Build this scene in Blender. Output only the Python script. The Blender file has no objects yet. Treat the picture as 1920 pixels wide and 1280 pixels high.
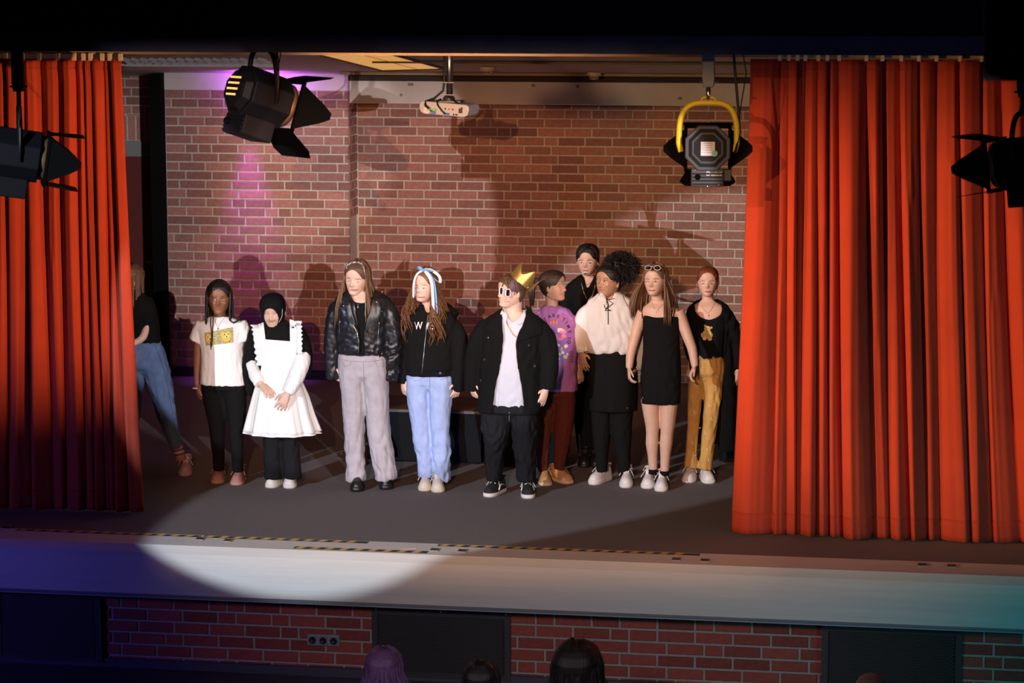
import bpy, bmesh, math, random
import numpy as np
from mathutils import Vector, Matrix
from mathutils.bvhtree import BVHTree
R = math.radians
random.seed(7)
rng = np.random.default_rng(11)
C = bpy.context.scene.collection
SC = bpy.context.scene

# ------------------------------------------------------------------ camera
FPX = 4937.93
CAM = np.array([2.8238, -16.8421, 3.8954])
YAW, PITCH, ROLL = .1687, .1459, -.0014
_fw = np.array([-math.sin(YAW)*math.cos(PITCH), math.cos(YAW)*math.cos(PITCH), -math.sin(PITCH)])
_r0 = np.array([math.cos(YAW), math.sin(YAW), 0.0]); _u0 = np.cross(_r0, _fw)
_r = math.cos(ROLL)*_r0 + math.sin(ROLL)*_u0
_u = -math.sin(ROLL)*_r0 + math.cos(ROLL)*_u0
cd = bpy.data.cameras.new('camera'); cam = bpy.data.objects.new('camera', cd); C.objects.link(cam)
cd.sensor_width = 36.0; cd.lens = FPX*36.0/1920.0; cd.clip_end = 200
cam.matrix_world = Matrix(((_r[0], _u[0], -_fw[0], CAM[0]), (_r[1], _u[1], -_fw[1], CAM[1]), (_r[2], _u[2], -_fw[2], CAM[2]), (0, 0, 0, 1)))
SC.camera = cam
cd.dof.use_dof = True; cd.dof.focus_distance = 18.9; cd.dof.aperture_fstop = 3.2

def ray(px, py): return _fw + (px-960)/FPX*_r + (640-py)/FPX*_u
def at(px, py, Y):
    d = ray(px, py); return CAM + (Y-CAM[1])/d[1]*d
def atz(px, py, Z=0.0):
    d = ray(px, py); return CAM + (Z-CAM[2])/d[2]*d
def atp(px, py, P0, N):
    d = ray(px, py); N = np.asarray(N, float); t = ((np.asarray(P0)-CAM)@N)/(d@N); return CAM + t*d
def ppm(Y, px=960, py=700):                      # pixels per metre near a depth
    return 1.0/np.linalg.norm(at(px+1, py, Y)-at(px, py, Y))

# ------------------------------------------------------------------ world and lights
w = bpy.data.worlds.new('hall_dark'); SC.world = w; w.use_nodes = True
w.node_tree.nodes['Background'].inputs[0].default_value = (.30, .30, .55, 1)
w.node_tree.nodes['Background'].inputs[1].default_value = .010
SC.view_settings.view_transform = 'Standard'; SC.view_settings.look = 'None'
SC.view_settings.exposure = 0.0; SC.view_settings.gamma = 1.0; SC.view_settings.use_curve_mapping = False

def spot(name, loc, target, power, col, angle, blend=.15, size=.08):
    l = bpy.data.lights.new(name, 'SPOT'); l.energy = power; l.color = col
    l.spot_size = R(angle); l.spot_blend = blend; l.shadow_soft_size = size
    o = bpy.data.objects.new(name, l); C.objects.link(o); o.location = loc
    o.rotation_euler = (Vector(target)-Vector(loc)).to_track_quat('-Z', 'Y').to_euler()
    return o
# the follow spots and hall washes out in the auditorium, plus added curtain fills
spot('followspot_white', (-6.2, -11.5, 4.55), (-.57, 2.5, .54), 6200, (.78, .90, 1.0), 14.6, .14, .006)
PROF = (6.0, -15.0, 3.65)
spot('profile_spot', PROF, (-3.75, 6.94, 1.25), 7600, (1.0, .90, .95), 11.0, .10, .012)
FOL = (-6.2, -11.5, 4.55)
WASH = (1.02, -14.0, 4.40)
spot('wash_warm', WASH, (-.7, 2.0, 1.35), 3700, (1.0, .50, .23), 26, .8, .006)
PROF2 = (.25, -14.3, 4.10)
spot('profile_spot_pier', PROF2, (-3.35, 6.6, 2.35), 5600, (1.0, .90, .90), 6.6, .3, .006)
FILL1, FILL2 = (-6.4, -6.5, 1.8), (5.2, -6.5, 2.0)  # added warm lamps at the hall sides that brighten the curtains
spot('curtain_fill_right', FILL1, (2.7, .65, 1.45), 4800, (1.0, .48, .20), 21, .9, .03)
spot('curtain_fill_left', FILL2, (-3.3, .65, 2.15), 4300, (1.0, .46, .19), 17, .9, .03)
spot('wash_blue', (-7.5, -5.5, 1.2), (-4.4, -.3, -.15), 420, (.16, .13, 1.0), 44, 1.0, .15)
spot('wash_teal', (7.5, -5.5, 1.0), (4.3, -.3, -.2), 460, (.02, .62, .72), 56, 1.0, .15)
spot('house_blue', (3.6, -9.0, 1.0), (1.6, -2.2, 3.6), 150, (.45, .52, 1.0), 46, 1.0, .2)
spot('wash_hall', (0.5, -9.0, 2.6), (.5, -.3, -.5), 780, (.90, .74, .78), 38, 1.0, .3)
spot('uplight_purple', (-3.62, 6.40, 2.76), (-3.62, 6.56, 0.4), 230, (.52, .08, 1.0), 32, .9, .03)
spot('uplight_purple_spill', (-3.5, 6.20, 2.62), (-3.45, 6.60, 2.86), 26, (.50, .10, 1.0), 150, 1, .05)

# ------------------------------------------------------------------ materials
def srgb(h):
    h = h.lstrip('#'); v = [int(h[i:i+2], 16)/255 for i in (0, 2, 4)]
    return tuple(c/12.92 if c <= .04045 else ((c+.055)/1.055)**2.4 for c in v)
MATS = {}
def M(name, col, rough=.7, metal=0.0, var=0.0, vs=20.0, bump=0.0, bs=120.0, stretch=(1, 1, 1), emit=0.0, ecol=None, sheen=0.0, spec=.5, isl=0.0, coat=0.0, trans=0.0):
    if name in MATS: return MATS[name]
    if isinstance(col, str): col = srgb(col)
    m = bpy.data.materials.new(name); m.use_nodes = True; nt = m.node_tree; b = nt.nodes['Principled BSDF']
    b.inputs['Base Color'].default_value = (*col, 1); b.inputs['Roughness'].default_value = rough; b.inputs['Metallic'].default_value = metal
    b.inputs['Specular IOR Level'].default_value = spec; b.inputs['Sheen Weight'].default_value = sheen; b.inputs['Coat Weight'].default_value = coat
    if trans: b.inputs['Transmission Weight'].default_value = trans
    if emit:
        b.inputs['Emission Color'].default_value = (*(ecol or col), 1); b.inputs['Emission Strength'].default_value = emit
    tc = mp = None
    def coords():
        nonlocal tc, mp
        if tc is None:
            tc = nt.nodes.new('ShaderNodeTexCoord'); mp = nt.nodes.new('ShaderNodeMapping'); mp.inputs['Scale'].default_value = stretch
            nt.links.new(tc.outputs['Object'], mp.inputs[0])
        return mp.outputs[0]
    last = None
    if var:
        n = nt.nodes.new('ShaderNodeTexNoise'); n.inputs['Scale'].default_value = vs; n.inputs['Detail'].default_value = 4; nt.links.new(coords(), n.inputs['Vector'])
        r = nt.nodes.new('ShaderNodeMapRange'); r.inputs['From Min'].default_value = .3; r.inputs['From Max'].default_value = .7
        r.inputs['To Min'].default_value = 1-var; r.inputs['To Max'].default_value = 1+var; nt.links.new(n.outputs['Fac'], r.inputs['Value'])
        last = r.outputs[0]
    if isl:
        g = nt.nodes.new('ShaderNodeNewGeometry'); oi = nt.nodes.new('ShaderNodeObjectInfo')
        a = nt.nodes.new('ShaderNodeMath'); a.operation = 'ADD'; nt.links.new(g.outputs['Random Per Island'], a.inputs[0]); nt.links.new(oi.outputs['Random'], a.inputs[1])
        fr = nt.nodes.new('ShaderNodeMath'); fr.operation = 'FRACT'; nt.links.new(a.outputs[0], fr.inputs[0])
        r2 = nt.nodes.new('ShaderNodeMapRange'); r2.inputs['To Min'].default_value = 1-isl; r2.inputs['To Max'].default_value = 1+isl; nt.links.new(fr.outputs[0], r2.inputs['Value'])
        if last is not None:
            mu = nt.nodes.new('ShaderNodeMath'); mu.operation = 'MULTIPLY'; nt.links.new(last, mu.inputs[0]); nt.links.new(r2.outputs[0], mu.inputs[1]); last = mu.outputs[0]
        else: last = r2.outputs[0]
    if last is not None:
        vm = nt.nodes.new('ShaderNodeVectorMath'); vm.operation = 'SCALE'; vm.inputs[0].default_value = col; nt.links.new(last, vm.inputs['Scale'])
        nt.links.new(vm.outputs[0], b.inputs['Base Color'])
    if bump:
        n = nt.nodes.new('ShaderNodeTexNoise'); n.inputs['Scale'].default_value = bs; n.inputs['Detail'].default_value = 3; nt.links.new(coords(), n.inputs['Vector'])
        bp = nt.nodes.new('ShaderNodeBump'); bp.inputs['Strength'].default_value = bump; bp.inputs['Distance'].default_value = .004
        nt.links.new(n.outputs['Fac'], bp.inputs['Height']); nt.links.new(bp.outputs[0], b.inputs['Normal'])
    MATS[name] = m
    return m

# ------------------------------------------------------------------ mesh building
class MB:
    def __init__(s): s.v = []; s.f = []
    def add(s, verts, faces):
        n = len(s.v); s.v.extend([tuple(map(float, p)) for p in verts]); s.f.extend([tuple(i+n for i in q) for q in faces]); return s
    def box(s, lo, hi, mat=None):
        x0, y0, z0 = lo; x1, y1, z1 = hi
        v = [(x0, y0, z0), (x1, y0, z0), (x1, y1, z0), (x0, y1, z0), (x0, y0, z1), (x1, y0, z1), (x1, y1, z1), (x0, y1, z1)]
        if mat is not None: v = [mat @ Vector(p) for p in v]
        return s.add(v, [(0, 3, 2, 1), (4, 5, 6, 7), (0, 1, 5, 4), (1, 2, 6, 5), (2, 3, 7, 6), (3, 0, 4, 7)])
    def rings(s, rs, cap=True, closed=True):
        n = len(rs[0]); v = [p for r in rs for p in r]; f = []
        for i in range(len(rs)-1):
            for j in range(n if closed else n-1):
                k = (j+1) % n; f.append((i*n+j, i*n+k, (i+1)*n+k, (i+1)*n+j))
        if cap and closed: f.append(tuple(range(n-1, -1, -1))); f.append(tuple((len(rs)-1)*n+j for j in range(n)))
        return s.add(v, f)
    def tube(s, pts, rad, n=8, flat=1.0, cap=True, up=None):
        pts = [np.asarray(p, float) for p in pts]
        if np.isscalar(rad): rad = [rad]*len(pts)
        rs = []; prev = None
        for i, p in enumerate(pts):
            t = pts[min(i+1, len(pts)-1)]-pts[max(i-1, 0)]; t = t/(np.linalg.norm(t)+1e-12)
            if prev is None:
                a = np.asarray(up, float) if up is not None else (np.array([0, 0, 1.0]) if abs(t[2]) < .9 else np.array([0, -1.0, 0]))
            else: a = prev
            b = np.cross(t, a); b /= np.linalg.norm(b)+1e-12; a = np.cross(b, t); prev = a
            r1 = rad[i]
            ra, rb = (r1 if not np.isscalar(r1) else (r1*flat, r1))
            rs.append([p + a*ra*math.sin(2*math.pi*k/n) + b*rb*math.cos(2*math.pi*k/n) for k in range(n)])
        return s.rings(rs, cap)
    def lathe(s, prof, n=24, mat=None):
        rs = [[(r*math.cos(2*math.pi*k/n), r*math.sin(2*math.pi*k/n), z) for k in range(n)] for r, z in prof]
        if mat is not None: rs = [[mat @ Vector(p) for p in q] for q in rs]
        return s.rings(rs)
    def prism(s, poly, y0, y1, mat=None):          # outline in xz, extruded in y
        a = [(x, y0, z) for x, z in poly]; b = [(x, y1, z) for x, z in poly]
        if mat is not None: a = [mat @ Vector(p) for p in a]; b = [mat @ Vector(p) for p in b]
        return s.rings([a, b])
    def sphere(s, c, r, nu=14, nv=9, mat=None):
        r = (r, r, r) if np.isscalar(r) else r; rs = []
        for i in range(nv+1):
            th = -math.pi/2 + math.pi*min(max(i/nv, .02), .98)
            rs.append([(r[0]*math.cos(th)*math.cos(2*math.pi*k/nu), r[1]*math.cos(th)*math.sin(2*math.pi*k/nu), r[2]*math.sin(th)) for k in range(nu)])
        if mat is not None: rs = [[mat @ Vector(p) for p in q] for q in rs]
        rs = [[tuple(np.asarray(p)+np.asarray(c)) for p in q] for q in rs]
        return s.rings(rs)
    def mesh(s, name):
        me = bpy.data.meshes.new(name); me.from_pydata(s.v, [], s.f); me.update(); return me
    def build(s, name, mat, parent=None, smooth=False, loc=None, bevel=0.0):
        me = s.mesh(name); return link(name, me, mat, parent, smooth, loc, bevel)
def link(name, me, mat, parent=None, smooth=False, loc=None, bevel=0.0):
    o = bpy.data.objects.new(name, me); C.objects.link(o)
    if mat is not None and not me.materials: me.materials.append(mat)
    if smooth: me.polygons.foreach_set('use_smooth', [True]*len(me.polygons))
    if parent is not None: o.parent = parent
    if loc is not None: o.location = loc
    if bevel:
        b = o.modifiers.new('bevel', 'BEVEL'); b.width = bevel; b.segments = 2; b.limit_method = 'ANGLE'
    return o
def tag(o, label=None, cat=None, group=None, kind=None):
    if label: o['label'] = label
    if cat: o['category'] = cat
    if group: o['group'] = group
    if kind: o['kind'] = kind
    return o
def empty(name, loc=(0, 0, 0), mat=None):
    o = bpy.data.objects.new(name, None); C.objects.link(o); o.empty_display_size = .1
    if mat is not None: o.matrix_world = mat
    else: o.location = loc
    return o
def struct(o, label=None): o['kind'] = 'structure'; (label and tag(o, label)); return o
def frame(origin, fwd, up=(0, 0, 1)):              # local y -> fwd, local z ~ up, local x -> right
    f = Vector(fwd).normalized(); x = f.cross(Vector(up)).normalized(); z = x.cross(f)
    return Matrix(((x.x, f.x, z.x, origin[0]), (x.y, f.y, z.y, origin[1]), (x.z, f.z, z.z, origin[2]), (0, 0, 0, 1)))
# ================================================================== the setting
carpet = M('stage_carpet', (.150, .128, .130), .95, var=.55, vs=170, bump=.6, bs=300)
concrete = M('painted_concrete', (.60, .58, .57), .62, var=.05, vs=5, bump=.25, bs=10, stretch=(.25, 2, 6))
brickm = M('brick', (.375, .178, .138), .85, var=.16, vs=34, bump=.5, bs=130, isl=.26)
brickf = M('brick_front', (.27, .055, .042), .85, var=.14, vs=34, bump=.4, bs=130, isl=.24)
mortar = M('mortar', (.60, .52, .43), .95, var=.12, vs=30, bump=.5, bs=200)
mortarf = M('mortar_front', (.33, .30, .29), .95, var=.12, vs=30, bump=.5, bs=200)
plaster = M('plaster', (.84, .76, .66), .8, var=.05, vs=6, bump=.15, bs=40)
black = M('black_paint', (.005, .005, .005), .8, spec=.08)
navy = M('dark_lintel', (.006, .006, .011), .8, var=.2, vs=5, spec=.1)
wood = M('pale_wood', (.42, .30, .17), .6, var=.12, vs=8, stretch=(1, 8, 8))
zYC, zLB = 0.05, -.30
def ext(o): return struct(o)
ZF = -.93
XL, XR = -8.5, 6.5
fl = ext(MB().box((XL, zYC, -.30), (XR, 8.4, 0.0)).build('floor', carpet))
tag(fl, 'grey brown stage carpet the people stand on', 'floor')
hf = ext(MB().box((XL, -9, ZF-.1), (XR, 0.0, ZF)).build('floor_hall', M('hall_floor', (.07, .07, .08), .5, var=.2, vs=9)))
tag(hf, 'dark hall floor in front of the stage', 'floor')
# stage edge: flat lip, chamfer, fascia
zf = [(zYC, 0.0), (-.277, 0.0), (-.335, -.045), (-.335, -.325), (-.30, -.345), (.12, -.345), (.12, -.305), (zYC, -.305)]
m = MB(); m.rings([[(XL, y, z) for y, z in zf], [(XR, y, z) for y, z in zf]])
sl = ext(m.build('trim_1', concrete)); tag(sl, 'white painted concrete edge of the stage', 'stage edge')
m = MB().box((XL, -.338, -.353), (XR, -.10, -.346)); ed = m.build('edge_strip', M('edge_strip', (.30, .34, .42), .5), sl)  # blue tint is a lens colour fringe put into the strip's colour
# ---------------------------------------------------------------- bricks
BM = {}
def brick_mesh(wd, h, d, mat, orient=0):
    k = (round(wd, 3), round(h, 3), round(d, 3), mat.name)
    if k not in BM:
        c = .005; a, b = wd/2, h/2
        v = [(-a, d, -b), (a, d, -b), (a, d, b), (-a, d, b), (-a, c, -b), (a, c, -b), (a, c, b), (-a, c, b), (-a+c, 0, -b+c), (a-c, 0, -b+c), (a-c, 0, b-c), (-a+c, 0, b-c)]
        f = [(4, 5, 1, 0), (5, 6, 2, 1), (6, 7, 3, 2), (7, 4, 0, 3), (8, 9, 5, 4), (9, 10, 6, 5), (10, 11, 7, 6), (11, 8, 4, 7), (11, 10, 9, 8)]
        me = bpy.data.meshes.new('brick'); me.from_pydata(v, [], f); me.materials.append(mat); BM[k] = me
    return BM[k]
def courses(x0, x1, ztop, zbot, course, joint=.012, seed=1, p3=.28):
    """wild bond: stretchers and headers, head joints kept apart from the course below"""
    rr = random.Random(seed); out = []; prev = []; z = ztop
    while z > zbot+.01:
        best = None
        for _ in range(14):
            x = x0 + rr.choice([0, -.0625, -.125, -.1875]); row = []; js = []
            while x < x1-.02:
                u = rr.random(); L = .25 if u > p3 else (.125 if u > .04 else .0625*3)
                row.append((x, x+L)); js.append(x+L); x += L
            bad = sum(1 for j in js for q in prev if abs(j-q) < .035)
            if best is None or bad < best[0]: best = (bad, row, js)
            if bad == 0: break
        prev = best[2]
        for a, b in best[1]:
            a2, b2 = max(a, x0), min(b, x1)
            if b2-a2 > .035: out.append((a2, b2, max(z-course, zbot), z))
        z -= course
    return out
def lay(wall, rects, Y, mat, joint=.0145, limit=300, d=.03, face='y', Xp=0):
    """single bricks as children, those past the limit joined"""
    rest = MB()
    for i, (a, b, z0, z1) in enumerate(rects):
        wd = round((b-a-joint)/.01)*.01 + .0 if False else round(b-a-joint, 3); h = round(z1-z0-joint, 3)
        cx, cz = (a+b)/2, (z0+z1)/2; jit = random.uniform(-.0015, .0015)
        if i < limit:
            o = bpy.data.objects.new('brick', brick_mesh(wd, h, d, mat)); C.objects.link(o); o.parent = wall
            if face == 'y': o.location = (cx, Y+jit, cz)
            else: o.location = (Xp+jit, cx, cz); o.rotation_euler = (0, 0, R(90))
        else:
            me = brick_mesh(wd, h, d, mat)
            rest.add([(v.co.x+cx, v.co.y+Y+jit, v.co.z+cz) for v in me.vertices], [tuple(p.vertices) for p in me.polygons])
    if rest.v:
        o = rest.build('bricks', mat, wall); o['kind'] = 'stuff'
# front wall under the stage
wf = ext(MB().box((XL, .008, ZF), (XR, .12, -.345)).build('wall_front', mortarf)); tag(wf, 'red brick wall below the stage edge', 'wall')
G = []                                            # perforated grilles
for (xa, xb, yt) in ((-12, 188, 1092), (697, 957, 1135), (1541, 1806, 1165)):
    a, b = at(xa, yt, -.03), at(xb, yt, -.03); G.append((a[0], b[0], a[2] if xa > 0 else at(100, 1093, -.03)[2]))
rects = courses(-4.95, 4.35, -.352, ZF+.05, .0833, seed=5, p3=.22)
def keep(rc):
    return not any(rc[0] > g[0] and rc[1] < g[1] and rc[3] <= g[2]+.01 for g in G)
rects = sorted([q for q in rects if keep(q)], key=lambda q: abs((q[0]+q[1])/2+.1))
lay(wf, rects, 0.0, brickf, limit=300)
bb = MB().box((XL, -.02, ZF), (XR, .01, ZF+.06)).build('baseboard_front', M('base_strip', (.05, .05, .08), .6)); ext(bb); tag(bb, 'dark strip along the foot of the front brick wall', 'baseboard')
# left part of the back wall
YL, YN = 6.61, 6.94
xl0 = at(311, 300, YL)[0]; xl1 = at(655, 300, YL)[0]; ztop = at(400, 168, YL)[2]; zc = 2.822
wl = ext(MB().box((xl0, YL+.008, 0), (xl1-.008, YL+.30, ztop)).build('wall_back_left', mortar)); tag(wl, 'brick pier of the back wall beside the doorway', 'wall')
MB().box((xl0, YL-.002, ztop), (xl1, YL+.3, zc+.08)).build('plaster_band', plaster, wl)
lay(wl, courses(xl0, xl1, ztop, 0.0, .0833, seed=21), YL, brickm, limit=262)
lay(wl, [(a, b, z0, z1) for a, b, z0, z1 in courses(YL+.012, YL+.34, ztop, .9, .0833, seed=8, p3=.6)], 0, brickm, limit=34, face='x', Xp=xl1)
bl = ext(MB().box((xl0, YL-.015, 0), (xl1, YL+.005, .09)).build('baseboard_back', M('dark_base', (.03, .028, .03), .6))); tag(bl, 'dark baseboard along the brick pier', 'baseboard')
# niche
wn = ext(MB().box((xl1-.4, YN+.008, 0), (4.5, YN+.1, 3.0)).build('wall_back', mortar)); tag(wn, 'recessed brick back wall of the stage', 'wall')
zbm = at(660, 193.5, 6.45)[2]; zbt = at(660, 151, 6.45)[2]
nb_ = courses(xl1, 4.48, 2.66, 0.0, .0833, seed=33, p3=.25)
lay(wn, [q for q in nb_ if q[1] < 1.1] + [q for q in nb_ if q[1] >= 1.1], YN, brickm, limit=300)
# beam over the niche
xb0 = at(655, 170, 6.45)[0]
beam = ext(MB().box((xb0, 6.45, zbm), (4.5, YN+.05, zbt)).build('trim_2', plaster, bevel=.004)); tag(beam, 'plastered beam above the recessed brick wall', 'beam')
for px, py, wd in ((752, 178, .02), (770, 158, .05), (1083, 162, .03), (1275, 184, .035), (1000, 160, .03)):
    p = at(px, py, 6.447); q = MB().box((p[0]-wd/2, 6.444, p[2]-.012), (p[0]+wd/2, 6.452, p[2]+.012)); q.build('scuff', M('scuff', (.33, .27, .2), .8), beam)
# ceiling: rises towards the hall
SL = .118
N_C = np.array([0, SL, 1.0]); P_C = np.array([0, YL, zc])
def ceil_z(Y): return zc + (YL-Y)*SL
m = MB(); m.rings([[(XL, 7.3, ceil_z(7.3)), (XL, .36, ceil_z(.36)), (XL, .36, ceil_z(.36)+.08), (XL, 7.3, ceil_z(7.3)+.08)],
                   [(XR, 7.3, ceil_z(7.3)), (XR, .36, ceil_z(.36)), (XR, .36, ceil_z(.36)+.08), (XR, 7.3, ceil_z(7.3)+.08)]])
ce = ext(m.build('ceiling', M('ceiling_paint', (.74, .66, .58), .85, var=.04, vs=3))); tag(ce, 'pale sloping stage ceiling', 'ceiling')
# rail, and a dark box in place of the shaded gap above the beam
rl = MB().box((xb0-.05, 6.30, ceil_z(6.3)-.030), (4.4, 6.36, ceil_z(6.3)-.006)).build('trim_3', wood); ext(rl); tag(rl, 'thin wooden batten under the ceiling by the beam', 'trim')
gp = MB().box((xb0, 6.40, zbt), (4.4, 6.9, ceil_z(6.4)-.03)).build('trim_4', M('gap_shade', (.05, .035, .028), .8)); ext(gp); tag(gp, 'dark strip in place of the shaded gap above the plastered beam', 'trim')
# doorway at the left of the pier
xj0 = at(289, 300, YL)[0]; xd0 = -7.2
zj = ceil_z(6.5)-.02
jm = ext(MB().box((xj0, 6.5, 0), (xl0-.002, 6.9, zj)).build('door_frame_1', black)); tag(jm, 'black door frame left of the brick pier', 'door frame')
YD = 7.05
wr = ext(MB().box((xd0, YD+.008, 0), (xj0+.02, YD+.1, zj+.1)).build('wall_doorway', mortar)); tag(wr, 'dim brick wall above the dark red door', 'wall')
zl1 = at(265, 264, YD)[2]; zl0 = at(265, 293, YD)[2]
bk = courses(-6.0, xj0+.02, zl1+.25+.0833*6, zl1+.24, .0833, seed=3)
bk += [(-6.0+.083*i, -6.0+.083*(i+1), zl1, zl1+.24) for i in range(int((xj0+.02+6.0)/.083))]
lay(wr, bk, YD, brickm, limit=130)
ln = ext(MB().box((xd0, YD-.03, zl0), (xj0+.02, YD+.05, zl1)).build('trim_5', M('grey_lintel', (.22, .24, .25), .6), bevel=.004)); tag(ln, 'grey lintel above the dark red door', 'lintel')
dr = ext(MB().box((xd0, YD-.02, 0), (xj0+.02, YD+.02, zl0)).build('door_1', M('door_red', (.13, .018, .016), .55, var=.08, vs=3))); tag(dr, 'dark red door behind the left curtain', 'door')
hd = MB().tube([(xj0-.10, YD-.02, 1.02), (xj0-.10, YD-.07, 1.02), (xj0-.22, YD-.07, 1.02)], .009).build('door_handle', M('steel', (.5, .5, .5), .35, 1.0), dr, True)
wsl = ext(MB().box((XL, .9, -.3), (XL+.1, 8.4, 4.2)).build('wall_left', M('side_wall', (.12, .08, .07), .9))); tag(wsl, 'dark side wall of the stage left', 'wall')
wsr = ext(MB().box((4.5, .9, -.3), (4.6, 8.4, 4.2)).build('wall_right', MATS['side_wall'])); tag(wsr, 'dark side wall of the stage right', 'wall')
wbk = ext(MB().box((XL, 8.2, -.3), (xd0+.0, 8.3, 4.2)).build('wall_back_far', MATS['side_wall'])); tag(wbk, 'dark wall behind the left wing', 'wall')
# proscenium lintel, a little in front of the stage edge
YP = -2.2
zl = at(900, 100, YP)[2]
li = ext(MB().box((XL, YP, zl+.10), (XR, YP+.35, 5.6)).build('wall_proscenium', navy)); tag(li, 'dark proscenium wall above the stage opening', 'wall')
lb = ext(MB().box((XL, YP-.02, zl), (XR, YP+.35, zl+.105)).build('trim_6', M('lintel_board_lit', (.030, .036, .065), .8, var=.15, vs=6, spec=.1), bevel=.004)); tag(lb, 'dark board along the bottom of the proscenium with blue light in its colour', 'trim')  # lighter blue tone is light on the board, put into its colour
# curtain rail
zr0 = at(700, 103.5, .72)[2]; zr1 = at(700, 95, .72)[2]
rail = ext(MB().box((XL, .69, zr0), (XR, .74, zr1)).build('trim_7', wood)); tag(rail, 'pale wooden curtain rail board across the stage', 'rail')
bar = MB().tube([(XL, -1.4, 3.50), (XR, -1.4, 3.50)], .024, 12).build('trim_8', M('bar_steel', (.10, .10, .10), .5, .6), None, True); ext(bar); tag(bar, 'lighting bar behind the proscenium', 'bar')
# ================================================================== curtains
clothred = M('curtain_red', (.43, .060, .032), .85, var=.06, vs=5, bump=.25, bs=500, sheen=.08, spec=.15)
hemred = M('curtain_hem', (.40, .055, .030), .85, bump=.2, bs=500, spec=.15)
YCU = .70
def curtain(top, bot, ytop, ybot, label, seed, flip):
    rr = random.Random(seed); nz = 40; per = 22
    xt = [at(p, ytop, YCU)[0] for p in top]; xb = [atz(p, ybot, .02)[0] for p in bot]
    zt = at((top[0]+top[-1])/2 if flip else top[-1], ytop, YCU)[2]
    cx = (xt[0]+xb[-1])/2; L = len(top)-1
    amp = [rr.uniform(.8, 1.25) for _ in range(L)]; ph = [rr.uniform(0, 6.28) for _ in range(L)]; sk = [rr.uniform(-.22, .22) for _ in range(L)]
    def pt(i, u, t):                                # lobe i, across u, down t
        a, b = (xt[i]+(xb[i]-xt[i])*t**1.3), (xt[i+1]+(xb[i+1]-xt[i+1])*t**1.3); wd = b-a
        s_ = math.sin(math.pi*u**(1.0+.35*sk[i]*4))**.7
        x = a + wd*(u + sk[i]*math.sin(math.pi*u)*(.6+.4*t)) + .005*math.sin(7*t+ph[i])*math.sin(math.pi*u)
        A = (min(.42*wd, .085)+.018)*amp[i]*(.55+.45*min(1, t*3)) * (1+.18*math.sin(4.2*t+ph[i]))
        A *= 1 + .10*math.sin(9*u+ph[i])*t
        y = YCU - A*s_ + .02*math.sin(2.3*i+1.5*t)
        mm = max(1, round(wd/.045)); y += min(.012, .16*wd/mm)*(abs(math.sin(math.pi*mm*u+ph[i]*.3*t))**.7-.5)*math.sin(math.pi*u)**.5*(.35+.65*math.sin(2.2*t+ph[i])**2)
        z = zt*(1-t) + .012*t + .018*t*t*(1-s_)*0
        if t < .045: y -= .012*math.sin(math.pi*min(1, t/.045))
        return (x, y, z)
    us = [k/per for k in range(per)]
    cols = [(i, u) for i in range(L) for u in us] + [(L-1, 1.0)]
    def sheet(t0, t1, n, off):
        rs = [[(p[0], p[1]-off, p[2]) for p in (pt(i, u, t0+(t1-t0)*k/n) for i, u in cols)] for k in range(n+1)]
        return MB().rings(rs, cap=False, closed=False)
    root = empty('stage_curtain', (cx, YCU, 0)); tag(root, label, 'curtain', 'red stage curtains')
    def part(mb, nm, mt):
        mb.v = [(a-cx, b-YCU, c) for a, b, c in mb.v]; o = mb.build(nm, mt, root, True)
        sd = o.modifiers.new('thick', 'SOLIDIFY'); sd.thickness = .004; sd.offset = 1 if False else 0; return o
    part(sheet(0, 1, nz, 0), 'cloth', clothred)
    part(sheet(.955, 1, 3, .0045), 'hem', hemred)
    part(sheet(0, .022, 2, .004), 'heading_tape', hemred)
    k = 0
    for i in range(L):                              # runners on the rail above each fold
        x = xt[i+1]; o = MB().box((-.012, -.02, 0), (.012, .012, .05)).build('curtain_runner', M('runner_white', (.75, .68, .55), .5), root); o.location = (x-cx, -.03, zt-.01)
    return root
curtain([1408, 1463, 1480, 1496, 1511, 1535, 1552, 1574, 1625, 1655, 1690, 1723, 1756, 1800, 1841, 1880, 1925, 1970],
        [1366, 1448, 1471, 1491, 1500, 1529, 1554, 1581, 1636, 1670, 1709, 1739, 1766, 1821, 1862, 1917, 1965, 2010], 113, 1003,
        'long red orange stage curtain at the right, lit to the hem', 4, False)
curtain([-60, -20, 14, 45, 77, 112, 142, 160, 173, 195, 209, 229], [-70, -30, 6, 50, 97, 116, 157, 178, 197, 217, 244, 271], 110, 955,
        'red stage curtain at the left with a dark lower half', 9, True)

# ================================================================== things on the stage edge
tapek = M('tape_black', (.02, .02, .02), .6); tapey = M('tape_yellow', (.75, .46, .04), .55)
st = bpy.data.meshes.new('stripe'); st.from_pydata([(-.035, -.032, .002), (.012, -.032, .002), (.035, .032, .002), (-.012, .032, .002)], [], [(0, 1, 2, 3)]); st.materials.append(tapey)
def tape(pa, pb, yc, wd, label):
    xa, xb = atz(pa[0], pa[1])[0], atz(pb[0], pb[1])[0]; cx = (xa+xb)/2
    root = empty('hazard_tape', (cx, yc, 0)); tag(root, label, 'tape', 'black and yellow hazard tape on the stage edge')
    MB().box((xa-cx, -wd/2, 0), (xb-cx, wd/2, .0018)).build('tape_strip', tapek, root)
    x = xa+.045; k = wd/.07
    while x < xb-.04:
        o = bpy.data.objects.new('stripe', st); C.objects.link(o); o.parent = root; o.location = (x-cx, 0, 0); o.scale = (1, k, 1); x += .098
tape((40, 988), (380, 1003), .006, .05, 'faded hazard tape at the left end of the carpet edge')
tape((385, 1003), (690, 1017), .008, .06, 'bright hazard tape along the carpet in front of the girls')
tape((552, 1026), (800, 1037), -.215, .06, 'short hazard tape on the outer lip beside the centre')
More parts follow.
